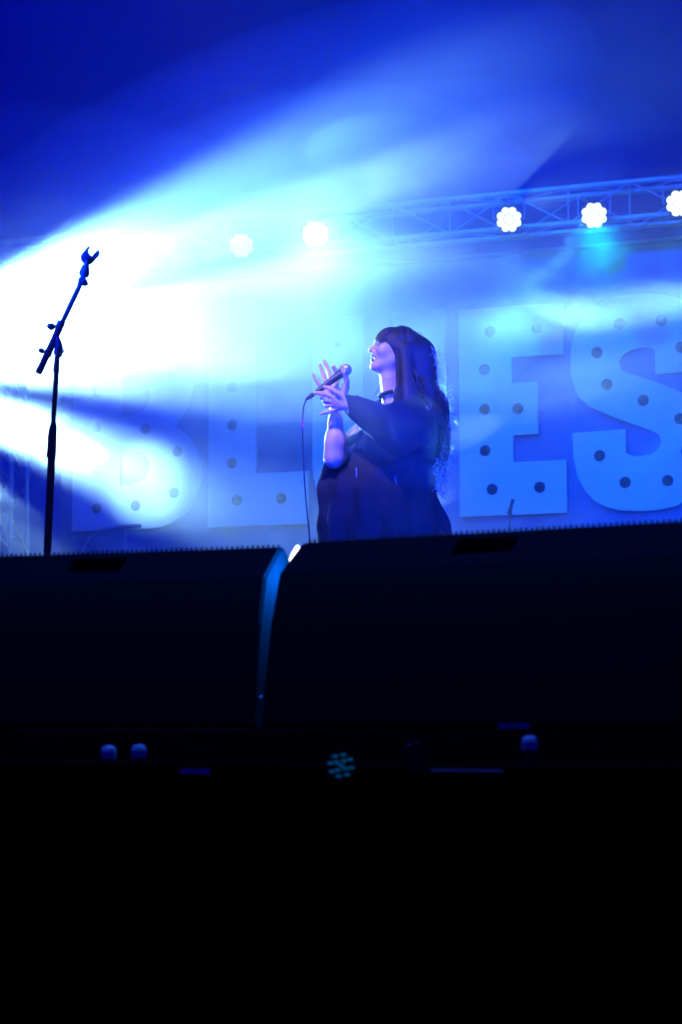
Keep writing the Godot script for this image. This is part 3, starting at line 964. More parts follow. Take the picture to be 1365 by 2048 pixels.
# ---------------------------------------------------------------- body: a distance field joined smoothly, meshed by surface nets
class Field:
	var o: Vector3
	var h: float
	var nx: int
	var ny: int
	var nz: int
	var d := PackedFloat32Array()

	func _init(lo: Vector3, hi: Vector3, cell: float) -> void:
		o = lo
		h = cell
		nx = int(ceil((hi.x - lo.x) / cell)) + 1
		ny = int(ceil((hi.y - lo.y) / cell)) + 1
		nz = int(ceil((hi.z - lo.z) / cell)) + 1
		d.resize(nx * ny * nz)
		d.fill(1.0)

	func span(lo: Vector3, hi: Vector3) -> Array:
		var a := ((lo - o) / h).floor()
		var b := ((hi - o) / h).ceil()
		return [maxi(0, int(a.x)), mini(nx - 1, int(b.x)), maxi(0, int(a.y)), mini(ny - 1, int(b.y)), maxi(0, int(a.z)), mini(nz - 1, int(b.z))]

	func cap(a: Vector3, b: Vector3, ra: float, rb: float, k := 0.02) -> void:
		var m := maxf(ra, rb) + k + 3.0 * h
		var mm := Vector3.ONE * m
		var r := span(a.min(b) - mm, a.max(b) + mm)
		var ba := b - a
		var inv := 1.0 / maxf(ba.length_squared(), 1e-9)
		for z in range(r[4], r[5] + 1):
			for y in range(r[2], r[3] + 1):
				var i: int = (z * ny + y) * nx + r[0]
				var p := Vector3(o.x + r[0] * h, o.y + y * h, o.z + z * h)
				for x in range(r[0], r[1] + 1):
					var pa := p - a
					var t := clampf(pa.dot(ba) * inv, 0.0, 1.0)
					var e := (pa - ba * t).length() - (ra + (rb - ra) * t)
					var c := d[i]
					var q := maxf(k - absf(c - e), 0.0)
					d[i] = minf(c, e) - q * q / (4.0 * k)
					i += 1
					p.x += h

	func ell(c: Vector3, r: Vector3, basis: Basis, k := 0.02, cut := false) -> void:
		var m := Vector3.ONE * (maxf(r.x, maxf(r.y, r.z)) + k + 3.0 * h)
		var s := span(c - m, c + m)
		var inv := basis.transposed()
		for z in range(s[4], s[5] + 1):
			for y in range(s[2], s[3] + 1):
				var i: int = (z * ny + y) * nx + s[0]
				for x in range(s[0], s[1] + 1):
					var p := inv * (Vector3(o.x + x * h, o.y + y * h, o.z + z * h) - c)
					var k0 := (p / r).length()
					var k1 := (p / (r * r)).length()
					var e := k0 * (k0 - 1.0) / maxf(k1, 1e-6)
					var f := d[i]
					if cut:
						var q := maxf(k - absf(f + e), 0.0)
						d[i] = maxf(f, -e) + q * q / (4.0 * k)
					else:
						var q := maxf(k - absf(f - e), 0.0)
						d[i] = minf(f, e) - q * q / (4.0 * k)
					i += 1

	func grad(p: Vector3) -> Vector3:
		var q := (p - o) / h
		var x := clampi(int(round(q.x)), 1, nx - 2)
		var y := clampi(int(round(q.y)), 1, ny - 2)
		var z := clampi(int(round(q.z)), 1, nz - 2)
		var i := (z * ny + y) * nx + x
		return Vector3(d[i + 1] - d[i - 1], d[i + nx] - d[i - nx], d[i + nx * ny] - d[i - nx * ny]).normalized()

	func mesh_into(mb: MB) -> void:
		var sx := 1
		var sy := nx
		var sz := nx * ny
		var cells := {}
		var corner := [0, sx, sy, sx + sy, sz, sz + sx, sz + sy, sz + sx + sy]
		var edges := [[0, 1], [2, 3], [4, 5], [6, 7], [0, 2], [1, 3], [4, 6], [5, 7], [0, 4], [1, 5], [2, 6], [3, 7]]
		for z in nz - 1:
			for y in ny - 1:
				var i := (z * ny + y) * nx
				for x in nx - 1:
					var a := d[i]
					if a < 3.0 * h and a > -3.0 * h:
						var neg := 0
						for c in corner:
							if d[i + c] < 0.0:
								neg += 1
						if neg > 0 and neg < 8:
							var sum := Vector3.ZERO
							var n := 0
							for e in edges:
								var va := d[i + corner[e[0]]]
								var vb := d[i + corner[e[1]]]
								if (va < 0.0) != (vb < 0.0):
									var t := va / (va - vb)
									var pa := Vector3(e[0] & 1, (e[0] >> 1) & 1, e[0] >> 2)
									var pb := Vector3(e[1] & 1, (e[1] >> 1) & 1, e[1] >> 2)
									sum += pa.lerp(pb, t)
									n += 1
							cells[i] = o + (Vector3(x, y, z) + sum / n) * h
					i += 1
		var nrm := {}
		for i in cells:
			nrm[i] = grad(cells[i])
		for i in cells:
			for ax in [[sx, sy, sz], [sy, sz, sx], [sz, sx, sy]]:
				if (d[i] < 0.0) != (d[i + ax[0]] < 0.0):
					var q := [i, i - ax[1], i - ax[1] - ax[2], i - ax[2]]
					if cells.has(q[1]) and cells.has(q[2]) and cells.has(q[3]):
						mb.quad_n(cells[q[0]], cells[q[1]], cells[q[2]], cells[q[3]], nrm[q[0]], nrm[q[1]], nrm[q[2]], nrm[q[3]])

# a skin through rings; a ring is [centre, half axis, half axis]
func loft(mb: MB, rings: Array, sides: int, fold: Callable, capped := true) -> void:
	var rows := []
	for j in rings.size():
		var row := []
		for k in sides:
			var a := TAU * k / sides
			var f: float = fold.call(a, float(j) / (rings.size() - 1))
			row.append(rings[j][0] + (rings[j][1] * cos(a) + rings[j][2] * sin(a)) * f)
		rows.append(row)
	var nn := []
	for j in rings.size():
		var row := []
		for k in sides:
			var du: Vector3 = rows[j][(k + 1) % sides] - rows[j][(k + sides - 1) % sides]
			var dv: Vector3 = rows[mini(j + 1, rings.size() - 1)][k] - rows[maxi(j - 1, 0)][k]
			var n := du.cross(dv).normalized()
			if n.dot(rows[j][k] - rings[j][0]) < 0.0:
				n = -n
			row.append(n)
		nn.append(row)
	for j in rings.size() - 1:
		for k in sides:
			var k1 := (k + 1) % sides
			mb.quad_n(rows[j][k], rows[j][k1], rows[j + 1][k1], rows[j + 1][k], nn[j][k], nn[j][k1], nn[j + 1][k1], nn[j + 1][k])
	if capped:
		for j in [0, rings.size() - 1]:
			var out: Vector3 = rings[j][1].cross(rings[j][2]).normalized()
			for k in sides:
				mb.tri(rings[j][0], rows[j][k], rows[j][(k + 1) % sides], out, out, out)

func smooth_rings(rings: Array, per: int) -> Array:   # Catmull-Rom between the given rings
	var out := []
	for j in rings.size() - 1:
		for s in per:
			var t := float(s) / per
			var r := []
			for c in 3:
				var p0: Vector3 = rings[maxi(j - 1, 0)][c]
				var p1: Vector3 = rings[j][c]
				var p2: Vector3 = rings[j + 1][c]
				var p3: Vector3 = rings[mini(j + 2, rings.size() - 1)][c]
				r.append(p1.cubic_interpolate(p2, p0, p3, t))
			out.append(r)
	out.append(rings[-1])
	return out

func curve(points: Array, per: int) -> Array:
	var out := []
	for j in points.size() - 1:
		for s in per:
			out.append(points[j].cubic_interpolate(points[j + 1], points[maxi(j - 1, 0)], points[mini(j + 2, points.size() - 1)], float(s) / per))
	out.append(points[-1])
	return out

func singer() -> void:
	var base := Vector3(0.220, DECK, -8.9)
	var P := func(x: float, y: float, z := 0.0) -> Vector3:     # body survey: 449 units to the metre
		return Vector3((x - 782.0) / 449.0, (1451.5 - y) / 449.0, z)
	var t := thing("person", "person with long dark hair in a black dress, singing, turned to the left", "person", base)
	var up := Vector3(0.21, 0.975, 0.02).normalized()
	var fwd := Vector3(-0.955, 0.21, 0.20)
	fwd = (fwd - up * fwd.dot(up)).normalized()
	var side := fwd.cross(up)
	if side.z < 0.0:
		side = -side
	var hb := Basis(fwd, up, side)      # the head's own axes
	var body := MB.new()
	# trunk, neck, arms and legs
	var f := Field.new(P.call(610, 1456, -0.36), P.call(910, 745, 0.44), 0.0125)
	f.cap(P.call(790, 800, -0.01), P.call(783, 742, 0.0), 0.054, 0.050, 0.02)
	f.cap(P.call(835, 838, 0.12), P.call(755, 838, -0.10), 0.055, 0.055, 0.04)
	f.cap(P.call(800, 850, -0.04), P.call(785, 960, -0.05), 0.09, 0.09, 0.05)
	f.cap(P.call(785, 960, -0.04), P.call(775, 1060, 0.0), 0.10, 0.12, 0.06)
	for s in [-1.0, 1.0]:
		f.cap(P.call(775, 1075, 0.09 * s), P.call(765 - 12 * s, 1240, 0.09 * s), 0.095, 0.060, 0.05)
		f.cap(P.call(765 - 12 * s, 1240, 0.09 * s), P.call(775 - 16 * s, 1415, 0.10 * s), 0.058, 0.042, 0.02)
		f.cap(P.call(778 - 16 * s, 1432, 0.10 * s), P.call(715 - 16 * s, 1440, 0.13 * s), 0.040, 0.028, 0.02)
	# near arm
	f.cap(P.call(838, 838, 0.13), P.call(775, 876, 0.29), 0.052, 0.038, 0.03)
	f.cap(P.call(775, 876, 0.29), P.call(700, 824, 0.232), 0.038, 0.025, 0.02)
	# far arm, its forearm upright in front of the body
	f.cap(P.call(745, 842, -0.10), P.call(671, 920, 0.10), 0.052, 0.046, 0.03)
	f.cap(P.call(669, 921, 0.11), P.call(672, 885, 0.11), 0.047, 0.046, 0.02)
	f.cap(P.call(672, 888, 0.11), P.call(672, 848, 0.105), 0.046, 0.031, 0.02)
	f.cap(P.call(672, 848, 0.105), P.call(675, 808, 0.085), 0.031, 0.025, 0.02)
	f.mesh_into(body)
	# head
	var hc: Vector3 = P.call(793, 698, 0.0)
	var H := func(a: float, b: float, c := 0.0) -> Vector3:     # centimetres ahead, up and to the near side of the head's centre
		return hc + (fwd * a + up * b + side * c) * 0.01
	var g := Field.new(hc - Vector3(0.15, 0.17, 0.12), hc + Vector3(0.14, 0.13, 0.12), 0.0042)
	g.ell(H.call(-0.6, 1.6), Vector3(0.094, 0.086, 0.073), hb, 0.01)
	g.ell(H.call(3.2, -2.2), Vector3(0.062, 0.082, 0.060), hb, 0.03)
	for s in [-1.0, 1.0]:
		g.cap(H.call(0.5, -4.6, 5.0 * s), H.call(6.8, -8.3, 1.6 * s), 0.020, 0.017, 0.03)
		g.ell(H.call(6.2, -1.6, 4.2 * s), Vector3(0.028, 0.024, 0.022), hb, 0.02)
		g.ell(H.call(9.1, 1.0, 3.2 * s), Vector3(0.016, 0.013, 0.017), hb, 0.012, true)
		g.ell(H.call(7.8, 0.8, 3.1 * s), Vector3(0.012, 0.012, 0.013), hb, 0.004)
		g.ell(H.call(-0.8, -0.6, 7.3 * s), Vector3(0.018, 0.030, 0.010), hb, 0.006)
		g.ell(H.call(9.4, -2.6, 1.2 * s), Vector3(0.010, 0.008, 0.008), hb, 0.006)
	g.cap(H.call(8.6, 2.0), H.call(8.6, 2.0), 0.016, 0.016, 0.02)
	g.cap(H.call(9.0, 1.0), H.call(11.3, -1.9), 0.0075, 0.0105, 0.010)
	g.cap(H.call(7.6, -8.6, 0.0), H.call(8.2, -8.7, 0.0), 0.0185, 0.0165, 0.02)
	g.cap(H.call(7.8, -4.4, -1.6), H.call(7.8, -4.4, 1.6), 0.016, 0.016, 0.012)
	g.ell(H.call(9.3, -5.4), Vector3(0.022, 0.0085, 0.019), hb, 0.004, true)
	g.cap(H.call(9.45, -4.4, -1.3), H.call(9.75, -4.2, 0.0), 0.0045, 0.0058, 0.005)
	g.cap(H.call(9.75, -4.2, 0.0), H.call(9.45, -4.4, 1.3), 0.0058, 0.0045, 0.005)
	g.cap(H.call(8.9, -6.5, -1.2), H.call(9.4, -6.45, 0.0), 0.0050, 0.0062, 0.005)
	g.cap(H.call(9.4, -6.45, 0.0), H.call(8.9, -6.5, 1.2), 0.0062, 0.0050, 0.005)
	g.cap(H.call(-1.0, -5.0), P.call(784, 752, 0.0), 0.052, 0.050, 0.03)
	g.mesh_into(body)
	# far hand: palm to the camera, fingers spread upwards
	var r := Field.new(P.call(618, 832, 0.02), P.call(712, 712, 0.19), 0.0032)
	var wr: Vector3 = P.call(676, 812, 0.080)
	r.cap(wr, P.call(675, 822, 0.075), 0.025, 0.026, 0.01)
	r.cap(wr, P.call(674, 766, 0.082), 0.018, 0.012, 0.016)
	r.cap(wr, P.call(663, 766, 0.078), 0.018, 0.012, 0.016)
	r.cap(wr, P.call(654, 771, 0.076), 0.017, 0.011, 0.016)
	r.cap(wr, P.call(648, 781, 0.080), 0.016, 0.010, 0.016)
	r.cap(P.call(682, 802, 0.088), P.call(693, 778, 0.102), 0.019, 0.017, 0.014)
	var fing := [
		[[674, 764, 0.084], [675, 751, 0.090], [671, 742, 0.098], [668, 737, 0.106], 0.0092],
		[[663, 763, 0.079], [659, 746, 0.074], [654, 732, 0.072], [650, 723, 0.075], 0.0090],
		[[654, 768, 0.077], [648, 753, 0.072], [644, 740, 0.070], [641, 731, 0.073], 0.0086],
		[[648, 779, 0.080], [639, 770, 0.077], [632, 760, 0.076], [628, 751, 0.079], 0.0076],
	]
	for q in fing:
		for k in 3:
			r.cap(P.call(q[k][0], q[k][1], q[k][2]), P.call(q[k + 1][0], q[k + 1][1], q[k + 1][2]), q[4] * (1.24 - 0.12 * k), q[4] * (1.14 - 0.12 * k), 0.004)
	r.cap(P.call(690, 788, 0.100), P.call(695, 767, 0.124), 0.0155, 0.0125, 0.010)
	r.cap(P.call(695, 767, 0.124), P.call(689, 752, 0.146), 0.0125, 0.0108, 0.004)
	r.cap(P.call(689, 752, 0.146), P.call(684, 740, 0.150), 0.0108, 0.0085, 0.004)
	r.mesh_into(body)
	# near hand: fingers reaching under the microphone, little finger held away
	var n := Field.new(P.call(622, 848, 0.11), P.call(716, 774, 0.29), 0.0032)
	var wn: Vector3 = P.call(698, 823, 0.232)
	n.cap(P.call(706, 828, 0.237), wn, 0.027, 0.025, 0.01)
	n.cap(wn, P.call(669, 806, 0.215), 0.018, 0.012, 0.014)
	n.cap(wn, P.call(667, 814, 0.205), 0.018, 0.012, 0.014)
	n.cap(wn, P.call(669, 822, 0.200), 0.017, 0.011, 0.014)
	n.cap(wn, P.call(676, 830, 0.200), 0.016, 0.010, 0.014)
	n.cap(P.call(692, 812, 0.240), P.call(676, 800, 0.245), 0.015, 0.012, 0.012)
	for q in [
		[[669, 806, 0.215], [653, 799, 0.195], [641, 796, 0.175], [631, 794, 0.158], 0.0090],
		[[667, 814, 0.205], [652, 811, 0.180], [645, 805, 0.158], [648, 799, 0.142], 0.0088],
		[[669, 822, 0.200], [655, 821, 0.176], [650, 814, 0.156], [655, 808, 0.142], 0.0084],
		[[676, 830, 0.200], [664, 833, 0.188], [653, 835, 0.180], [643, 837, 0.174], 0.0082],
		[[676, 800, 0.245], [667, 793, 0.228], [659, 788, 0.206], [651, 784, 0.186], 0.0092],
	]:
		for k in 3:
			n.cap(P.call(q[k][0], q[k][1], q[k][2]), P.call(q[k + 1][0], q[k + 1][1], q[k + 1][2]), q[4] * (1.24 - 0.12 * k), q[4] * (1.14 - 0.12 * k), 0.004)
	n.mesh_into(body)
	obj("body", body, M.skin, t)
	# eyes and lips
	for s in [-1.0, 1.0]:
		var ey := MB.new()
		ey.ball(H.call(8.35, 0.75, 3.1 * s), Vector3(0.0095, 0.0075, 0.0105), hb, 8, 12)
		var eye := obj("eye", ey, M.eye, t)
		var iris := MB.new()
		iris.ball(H.call(9.05, 0.85, 3.0 * s), Vector3(0.0032, 0.0045, 0.0050), hb, 6, 10)
		obj("iris", iris, M.recess, eye)
		var lash := MB.new()
		lash.path(curve([H.call(8.9, 1.0, 1.7 * s), H.call(9.35, 1.55, 3.0 * s), H.call(8.7, 1.1, 4.4 * s)], 4), [0.0022], 6)
		obj("eyelash", lash, M.hair, eye)
		var brow := MB.new()
		brow.path([H.call(9.1, 2.3, 1.4 * s), H.call(9.0, 2.8, 3.0 * s), H.call(8.0, 2.6, 4.6 * s)], [0.003, 0.0034, 0.002], 6)
		obj("eyebrow", brow, M.hair, t)
	for l in [[-4.45, 9.85, 0.0052], [-6.45, 9.55, 0.0060]]:
		var lip := MB.new()
		lip.path(curve([H.call(l[1] - 1.2, l[0] - 0.25 * signf(l[0] + 5.4), -2.3), H.call(l[1] - 0.15, l[0], -1.0), H.call(l[1] + 0.12, l[0], 0.0), H.call(l[1] - 0.15, l[0], 1.0), H.call(l[1] - 1.2, l[0] - 0.25 * signf(l[0] + 5.4), 2.3)], 4), [0.0015, 0.003, l[2], l[2], l[2], l[2] * 1.2, l[2] * 1.2, l[2] * 1.3, l[2] * 1.3, l[2] * 1.3, l[2] * 1.2, l[2] * 1.2, l[2], l[2], l[2], 0.003, 0.0015], 8)
		obj("lip", lip, M.lip, t)
	var teeth := MB.new()
	teeth.path([H.call(8.3, -5.0, -1.6), H.call(8.9, -5.0, 0.0), H.call(8.3, -5.0, 1.6)], [0.0035], 6)
	obj("teeth", teeth, M.eye, t)
	# choker and wristband
	var ck := MB.new()
	var pts := []
	for k in 25:
		var a := TAU * k / 24
		pts.append(P.call(786, 783, -0.005) + Vector3(cos(a) * 0.0575, cos(a) * 0.012 - 0.0, sin(a) * 0.0575))
	ck.path(pts, [0.0085], 8)
	obj("choker", ck, M.dress, t)
	var pend := MB.new()
	pend.ball(P.call(768, 794, 0.035), Vector3(0.006, 0.012, 0.003), Basis(), 6, 8)
	obj("pendant", pend, M.dress, t)
	var wb := MB.new()
	wb.lathe([Vector2(0.0285, -0.014), Vector2(0.0295, -0.012), Vector2(0.0285, 0.012), Vector2(0.0275, 0.014)], Transform3D(Basis(Vector3.BACK, -0.07), P.call(674, 820, 0.076)), 24)
	obj("wristband", wb, M.band, t)
	# dress: bodice and long skirt
	var rows := []
	for q in [
		[812, 806, 0.085, 0.085, 0.0], [822, 806, 0.135, 0.150, 0.0], [838, 812, 0.185, 0.195, 0.0], [860, 806, 0.205, 0.190, -0.02], [890, 788, 0.225, 0.170, -0.04], [925, 767, 0.258, 0.165, -0.05],
		[960, 758, 0.260, 0.175, -0.02], [985, 755, 0.258, 0.190, 0.0], [1015, 761, 0.266, 0.200, 0.0], [1050, 768, 0.277, 0.22, 0.0], [1085, 774, 0.275, 0.24, 0.0], [1200, 778, 0.285, 0.27, 0.0], [1330, 782, 0.31, 0.30, 0.0], [1440, 784, 0.34, 0.33, 0.0]]:
		rows.append([P.call(q[1], q[0], q[4]), Vector3(q[2], 0, 0), Vector3(0, 0, q[3])])
	var dress := MB.new()
	loft(dress, smooth_rings(rows, 4), 96, func(a: float, s: float) -> float:
		var amp := 0.010 + 0.03 * s + 0.04 * s * s
		return 1.0 + 1.4 * amp * sin(a * 11.0 + 2.5 * sin(s * 5.0)) + 0.6 * amp * sin(a * 19.0 + 1.3 + 4.0 * s) + 0.012 * sin(s * 34.0 + 3.0 * cos(a)) * (1.0 - s))
	obj("dress", dress, M.dress, t)
	# wide sleeves
	var near := []
	for q in [[862, 848, 0.06, 0.075, 0.10], [845, 852, 0.13, 0.075, 0.115], [815, 862, 0.22, 0.07, 0.115], [778, 876, 0.285, 0.085, 0.118], [745, 858, 0.275, 0.075, 0.100], [718, 840, 0.25, 0.060, 0.075], [700, 829, 0.234, 0.046, 0.056], [692, 823, 0.226, 0.040, 0.046]]:
		near.append([P.call(q[0], q[1], q[2]), Vector3(0.25, 0.0, 0.9).normalized() * q[3], Vector3(-0.25, 0.95, 0.05).normalized() * q[4]])
	var sl := MB.new()
	loft(sl, smooth_rings(near, 5), 40, func(a: float, s: float) -> float: return 1.0 + 0.03 * sin(a * 5.0 + s * 9.0) + 0.018 * sin(s * 40.0 + 2.0 * cos(a)))
	obj("sleeve", sl, M.dress, t)
	var far := []
	for q in [[768, 845, -0.09, 0.085, 0.08], [738, 852, -0.08, 0.082, 0.090], [708, 878, 0.01, 0.088, 0.098], [686, 903, 0.055, 0.066, 0.072], [674, 918, 0.055, 0.066, 0.066], [664, 945, 0.02, 0.06, 0.065], [658, 965, -0.01, 0.05, 0.055]]:
		far.append([P.call(q[0], q[1], q[2]), Vector3(0.85, 0.5, 0).normalized() * q[3], Vector3(0, 0.1, 0.99).normalized() * q[4]])
	var sr := MB.new()
	loft(sr, smooth_rings(far, 5), 36, func(a: float, s: float) -> float: return 1.0 + 0.03 * sin(a * 6.0 + s * 7.0) + 0.015 * sin(s * 30.0))
	obj("sleeve", sr, M.dress, t)
	for q in [[713, 945, 713.5, 965, 0.246], [790, 962, 793, 978, 0.235]]:
		var cord := MB.new()
		cord.path([P.call(q[0], q[1], q[4] - 0.06), P.call(q[0] + 0.6, q[1] + 8, q[4] - 0.055), P.call(q[2], q[3], q[4] - 0.055)], [0.0018, 0.0024, 0.001], 6)
		obj("dress_tie", cord, M.tie, t)
	for s in [-1.0, 1.0]:
		var shoe := MB.new()
		shoe.ball(P.call(738 - 16 * s, 1441, 0.12 * s), Vector3(0.13, 0.045, 0.045), Basis(), 10, 16)
		obj("shoe", shoe, M.dress, t)
	hair(t, P, H, hb)
	# the microphone in her hand, and its cable
	var m0: Vector3 = P.call(634, 791, 0.140)
	var m1: Vector3 = P.call(684, 752, 0.128)
	var ma := (m1 - m0).normalized()
	var mic := thing("microphone", "dark handheld microphone held up in front of the person's open palm", "microphone", base + m0)
	var mf := Transform3D(MB.frame(ma), Vector3.ZERO)
	var hl := (m1 - m0).length()
	var hd := MB.new()
	hd.lathe([Vector2(0.0, 0.0), Vector2(0.0105, 0.0), Vector2(0.0115, 0.004), Vector2(0.0125, 0.02), Vector2(0.0175, hl - 0.02), Vector2(0.019, hl - 0.004), Vector2(0.021, hl), Vector2(0.0, hl)], mf, 20)
	obj("handle", hd, M.black_metal, mic)
	var gr := MB.new()
	gr.lathe([Vector2(0.021, hl), Vector2(0.0245, hl + 0.006), Vector2(0.0268, hl + 0.016), Vector2(0.0272, hl + 0.022)], mf, 22)
	gr.lathe([Vector2(0.0268, hl + 0.026), Vector2(0.0245, hl + 0.037), Vector2(0.018, hl + 0.046), Vector2(0.009, hl + 0.051), Vector2(0.0, hl + 0.052)], mf, 22)
	obj("grille_ball", gr, M.mesh_metal, mic)
	var rg := MB.new()
	rg.lathe([Vector2(0.0272, hl + 0.021), Vector2(0.0282, hl + 0.0225), Vector2(0.0282, hl + 0.0255), Vector2(0.0268, hl + 0.027)], mf, 22)
	obj("grille_ring", rg, M.alu, mic)
	var plug := thing("cable_plug", "dark cable plug with a pale collar at the tail of the held microphone", "plug", base + m0)
	var pc := MB.new()
	pc.lathe([Vector2(0.0, -0.001), Vector2(0.0100, -0.001), Vector2(0.0100, -0.017), Vector2(0.0, -0.017)], mf, 16)
	obj("collar", pc, M.pale, plug)
	var pb := MB.new()
	pb.lathe([Vector2(0.0100, -0.0172), Vector2(0.0112, -0.020), Vector2(0.0098, -0.038), Vector2(0.0060, -0.054), Vector2(0.004, -0.060), Vector2(0.0, -0.060)], mf, 16)
	obj("shell", pb, M.black_metal, plug)
	var cable := thing("microphone_cable", "dark microphone cable hanging straight down from the plug to the stage", "cable", base)
	var pe: Vector3 = m0 - ma * 0.058
	var cm := MB.new()
	var cp := curve([pe, P.call(613, 810, 0.146), P.call(608.5, 824, 0.15), P.call(607, 850, 0.15), P.call(608, 900, 0.15), P.call(611, 970, 0.15), P.call(617, 1040, 0.15), P.call(622, 1095, 0.15), P.call(630, 1250, 0.16), P.call(640, 1400, 0.2), P.call(660, 1449, 0.26), P.call(760, 1450, 0.42), P.call(900, 1450, 0.40)], 6)
	cm.path(cp, [0.0034], 8)
	obj("cord", cm, M.black_metal, cable)
	var tg := MB.new()
	tg.tube(P.call(607, 848, 0.15), P.call(607.2, 862, 0.15), 0.0044, -1, 10)
	obj("marker_tape", tg, M.pink, cable)

func hair(t: Node3D, P: Callable, H: Callable, hb: Basis) -> void:
	var rng := RandomNumberGenerator.new()
	rng.seed = 11
	var mb := MB.new()
	# under-layer: cap over the skull and the dense fall behind the neck
	var f := Field.new(P.call(738, 905, -0.16), P.call(925, 640, 0.19), 0.006)
	f.ell(H.call(-1.6, 2.2), Vector3(0.107, 0.096, 0.090), hb, 0.01)
	f.cap(P.call(838, 705, 0.0), P.call(846, 790, 0.02), 0.085, 0.075, 0.04)
	f.cap(P.call(846, 790, 0.02), P.call(858, 850, 0.05), 0.075, 0.07, 0.04)
	f.cap(P.call(812, 700, 0.072), P.call(818, 800, 0.11), 0.030, 0.040, 0.03)
	f.cap(P.call(812, 700, -0.072), P.call(806, 790, -0.10), 0.028, 0.030, 0.03)
	# leave the face and the front of the neck free
	f.ell(H.call(8.6, -4.6), Vector3(0.088, 0.080, 0.12), hb, 0.012, true)
	f.ell(P.call(760, 770, 0.02), Vector3(0.062, 0.09, 0.10), Basis(), 0.01, true)
	f.mesh_into(mb)
	var light := MB.new()
	var lock := func(pts: Array, r0: float, pale := false) -> void:
		var c := curve(pts, 5)
		var rad := []
		for k in c.size():
			var s := float(k) / (c.size() - 1)
			rad.append(r0 * minf(1.0, 0.55 + 2.0 * s) * (1.0 - 0.80 * pow(s, 2.5)))
		(light if pale else mb).path(c, rad, 6)
	var j := func(a: float) -> float: return rng.randf_range(-a, a)
	# bangs, swept forward over the brow
	for i in 70:
		var s: float = lerpf(-1.0, 1.0, (i + 0.5) / 70.0)
		var z := 6.2 * s
		var fx := sqrt(maxf(0.0, 1.0 - s * s * 0.72))
		lock.call([H.call(0.5 + j.call(1.0), 11.0 - 1.6 * s * s, z * 0.5), H.call(5.6 * fx + 0.6, 9.4 - 1.5 * s * s, z * 0.8 + j.call(0.3)), H.call(9.4 * fx, 5.6, z * 0.95 + j.call(0.4)), H.call(9.9 * fx + 0.2, 1.9 + j.call(1.3) - 0.8 * s * s, z + j.call(0.9))], rng.randf_range(0.0018, 0.0044), i % 4 == 0)
	# crown and back: from the parting over the head and down the back
	for i in 430:
		var a := rng.randf_range(-1.5, 1.5)       # around the head, 0 = straight back
		var s := sin(a)
		var b := cos(a)
		var end_y: float = 850.0 + j.call(40.0)
		var ex: float = 866.0 + 30.0 * b + j.call(10.0)
		var ez: float = 0.02 + 0.115 * s + j.call(0.015)
		if a > 0.8:
			ex = 808.0 + rng.randf() * 66.0
			ez = 0.145 + j.call(0.025)
			end_y = 868.0 + j.call(36.0)
		elif a < -0.9:
			ex = 770.0 + rng.randf() * 40.0
			ez = -0.10 + j.call(0.02)
			end_y = 815.0 + j.call(15.0)
		var root: Vector3 = H.call(rng.randf_range(-4.0, 1.0), 11.6 + j.call(0.3), 3.0 * s)
		var p1: Vector3 = H.call(-1.6 - 9.6 * b * 0.75 + j.call(0.4), 8.9 + j.call(0.3), 7.5 * s)
		var p2: Vector3 = H.call(-2.0 - 10.4 * b + j.call(0.4), 2.4 + j.call(0.8), 9.5 * s + j.call(0.3))
		var p3: Vector3 = H.call(-2.6 - 10.4 * b + j.call(0.6), -4.5 + j.call(0.8), 9.8 * s + j.call(0.4))
		var e: Vector3 = P.call(ex, end_y, ez)
		var w := rng.randf() * TAU
		var m1 := p3.lerp(e, 0.35) + Vector3(0.020 * sin(w), 0.008, 0.016 * cos(w))
		var m2 := p3.lerp(e, 0.68) + Vector3(-0.020 * sin(w + 0.6), 0.006, -0.014 * cos(w))
		lock.call([root, p1, p2, p3, m1, m2, e], rng.randf_range(0.0022, 0.0052), i % 3 == 0)
	# long waves falling down the back to the waist
	for i in 60:
		var x0 := rng.randf_range(868, 897)
		var z0 := rng.randf_range(-0.06, 0.12)
		var w := rng.randf() * TAU
		var k := rng.randf_range(0.3, 1.0)
		var len := rng.randf_range(0.4, 1.0)
		var pts := []
		for q in 8:
			var s := q / 7.0 * len
			var y := 800.0 + 185.0 * s
			var bx := lerpf(x0, 884.0 + 8.0 * sin(w), s) + 14.0 * sin(s * 2.6) * (1.0 - s) + sin(w + s * 13.0) * 4.5 * k
			pts.append(P.call(bx, y, z0 * (1.0 - 0.4 * s) + 0.012 * cos(w + s * 11.0)))
		lock.call(pts, rng.randf_range(0.0016, 0.0042))
	# fine stray hairs; their pale colour paints in the back-lit glow
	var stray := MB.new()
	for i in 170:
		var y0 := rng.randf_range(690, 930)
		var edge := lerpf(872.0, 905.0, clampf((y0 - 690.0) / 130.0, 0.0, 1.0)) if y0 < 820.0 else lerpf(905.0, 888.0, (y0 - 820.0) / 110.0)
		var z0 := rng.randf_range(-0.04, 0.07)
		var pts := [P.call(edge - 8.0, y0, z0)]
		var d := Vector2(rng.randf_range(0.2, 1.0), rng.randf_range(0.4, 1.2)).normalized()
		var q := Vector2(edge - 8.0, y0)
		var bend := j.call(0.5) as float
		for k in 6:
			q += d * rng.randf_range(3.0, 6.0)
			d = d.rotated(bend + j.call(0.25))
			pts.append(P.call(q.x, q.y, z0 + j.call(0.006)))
		stray.path(curve(pts, 2), [0.0016, 0.0013, 0.0010], 4)
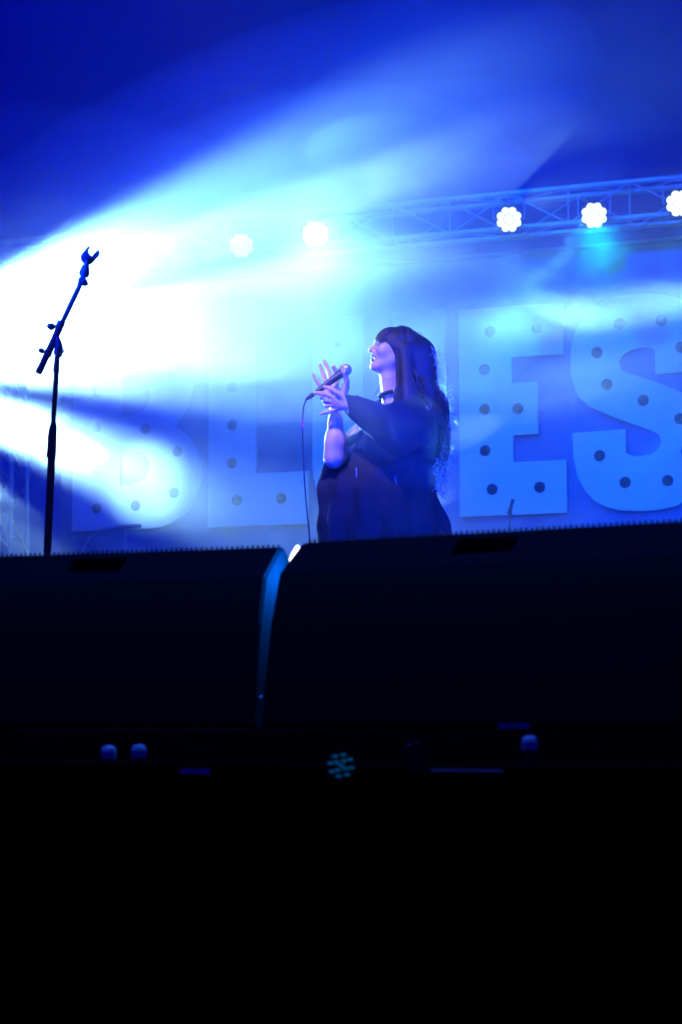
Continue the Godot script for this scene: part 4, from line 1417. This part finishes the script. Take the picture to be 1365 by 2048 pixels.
	for i in 60:
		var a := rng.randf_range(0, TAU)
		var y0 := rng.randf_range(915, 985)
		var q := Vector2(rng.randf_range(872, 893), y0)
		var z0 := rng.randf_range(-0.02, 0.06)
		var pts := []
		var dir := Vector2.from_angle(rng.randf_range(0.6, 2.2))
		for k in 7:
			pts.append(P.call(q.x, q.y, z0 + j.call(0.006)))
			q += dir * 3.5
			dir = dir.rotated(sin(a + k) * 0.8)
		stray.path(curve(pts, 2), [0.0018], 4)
	# face-framing locks on the near side, over the ear and chest
	for i in 90:
		var u := rng.randf()
		var x0: float = 793.0 + 26.0 * u + j.call(1.5)
		lock.call([H.call(0.5 - 4.0 * u, 11.2, 3.5), H.call(1.2 - 4.8 * u, 7.0, 7.7), P.call(x0, 705 + j.call(6.0), 0.082 + 0.012 * u), P.call(x0 + 4.0 + j.call(5.0), 750 + j.call(8.0), 0.088 + j.call(0.010)), P.call(x0 + 10.0 * u + j.call(9.0), 795, 0.112 + j.call(0.02)), P.call(x0 - 4.0 + 20.0 * u + j.call(12.0), 828, 0.155 + j.call(0.02)), P.call(x0 - 8.0 + 28.0 * u + j.call(15.0), 865 + j.call(30.0), 0.175 + j.call(0.015))], rng.randf_range(0.002, 0.0048), i % 3 == 0)
	# far side, seen below the jaw
	for i in 16:
		var u := rng.randf()
		lock.call([P.call(790, 705, -0.088), P.call(772 + 8 * u, 752, -0.088), P.call(764 + 12 * u, 782, -0.085), P.call(757 + 16 * u + j.call(3.0), 806 + j.call(6.0), -0.10 + j.call(0.02))], rng.randf_range(0.003, 0.006))
	lock.call([P.call(772, 765, -0.08), P.call(762, 790, -0.08), P.call(742, 796, -0.08), P.call(726, 792, -0.08), P.call(717, 782, -0.08), P.call(713, 777, -0.08)], 0.0036)
	lock.call([P.call(768, 752, -0.08), P.call(757, 772, -0.085), P.call(750, 783, -0.09), P.call(753, 774, -0.09), P.call(757, 765, -0.09)], 0.0012)
	var whole := obj("hair", mb, M.hair, t)
	obj("strand", light, M.hair_light, whole)
	obj("stray_hair", stray, M.hair_painted_rim, t).set_meta("kind", "stuff")
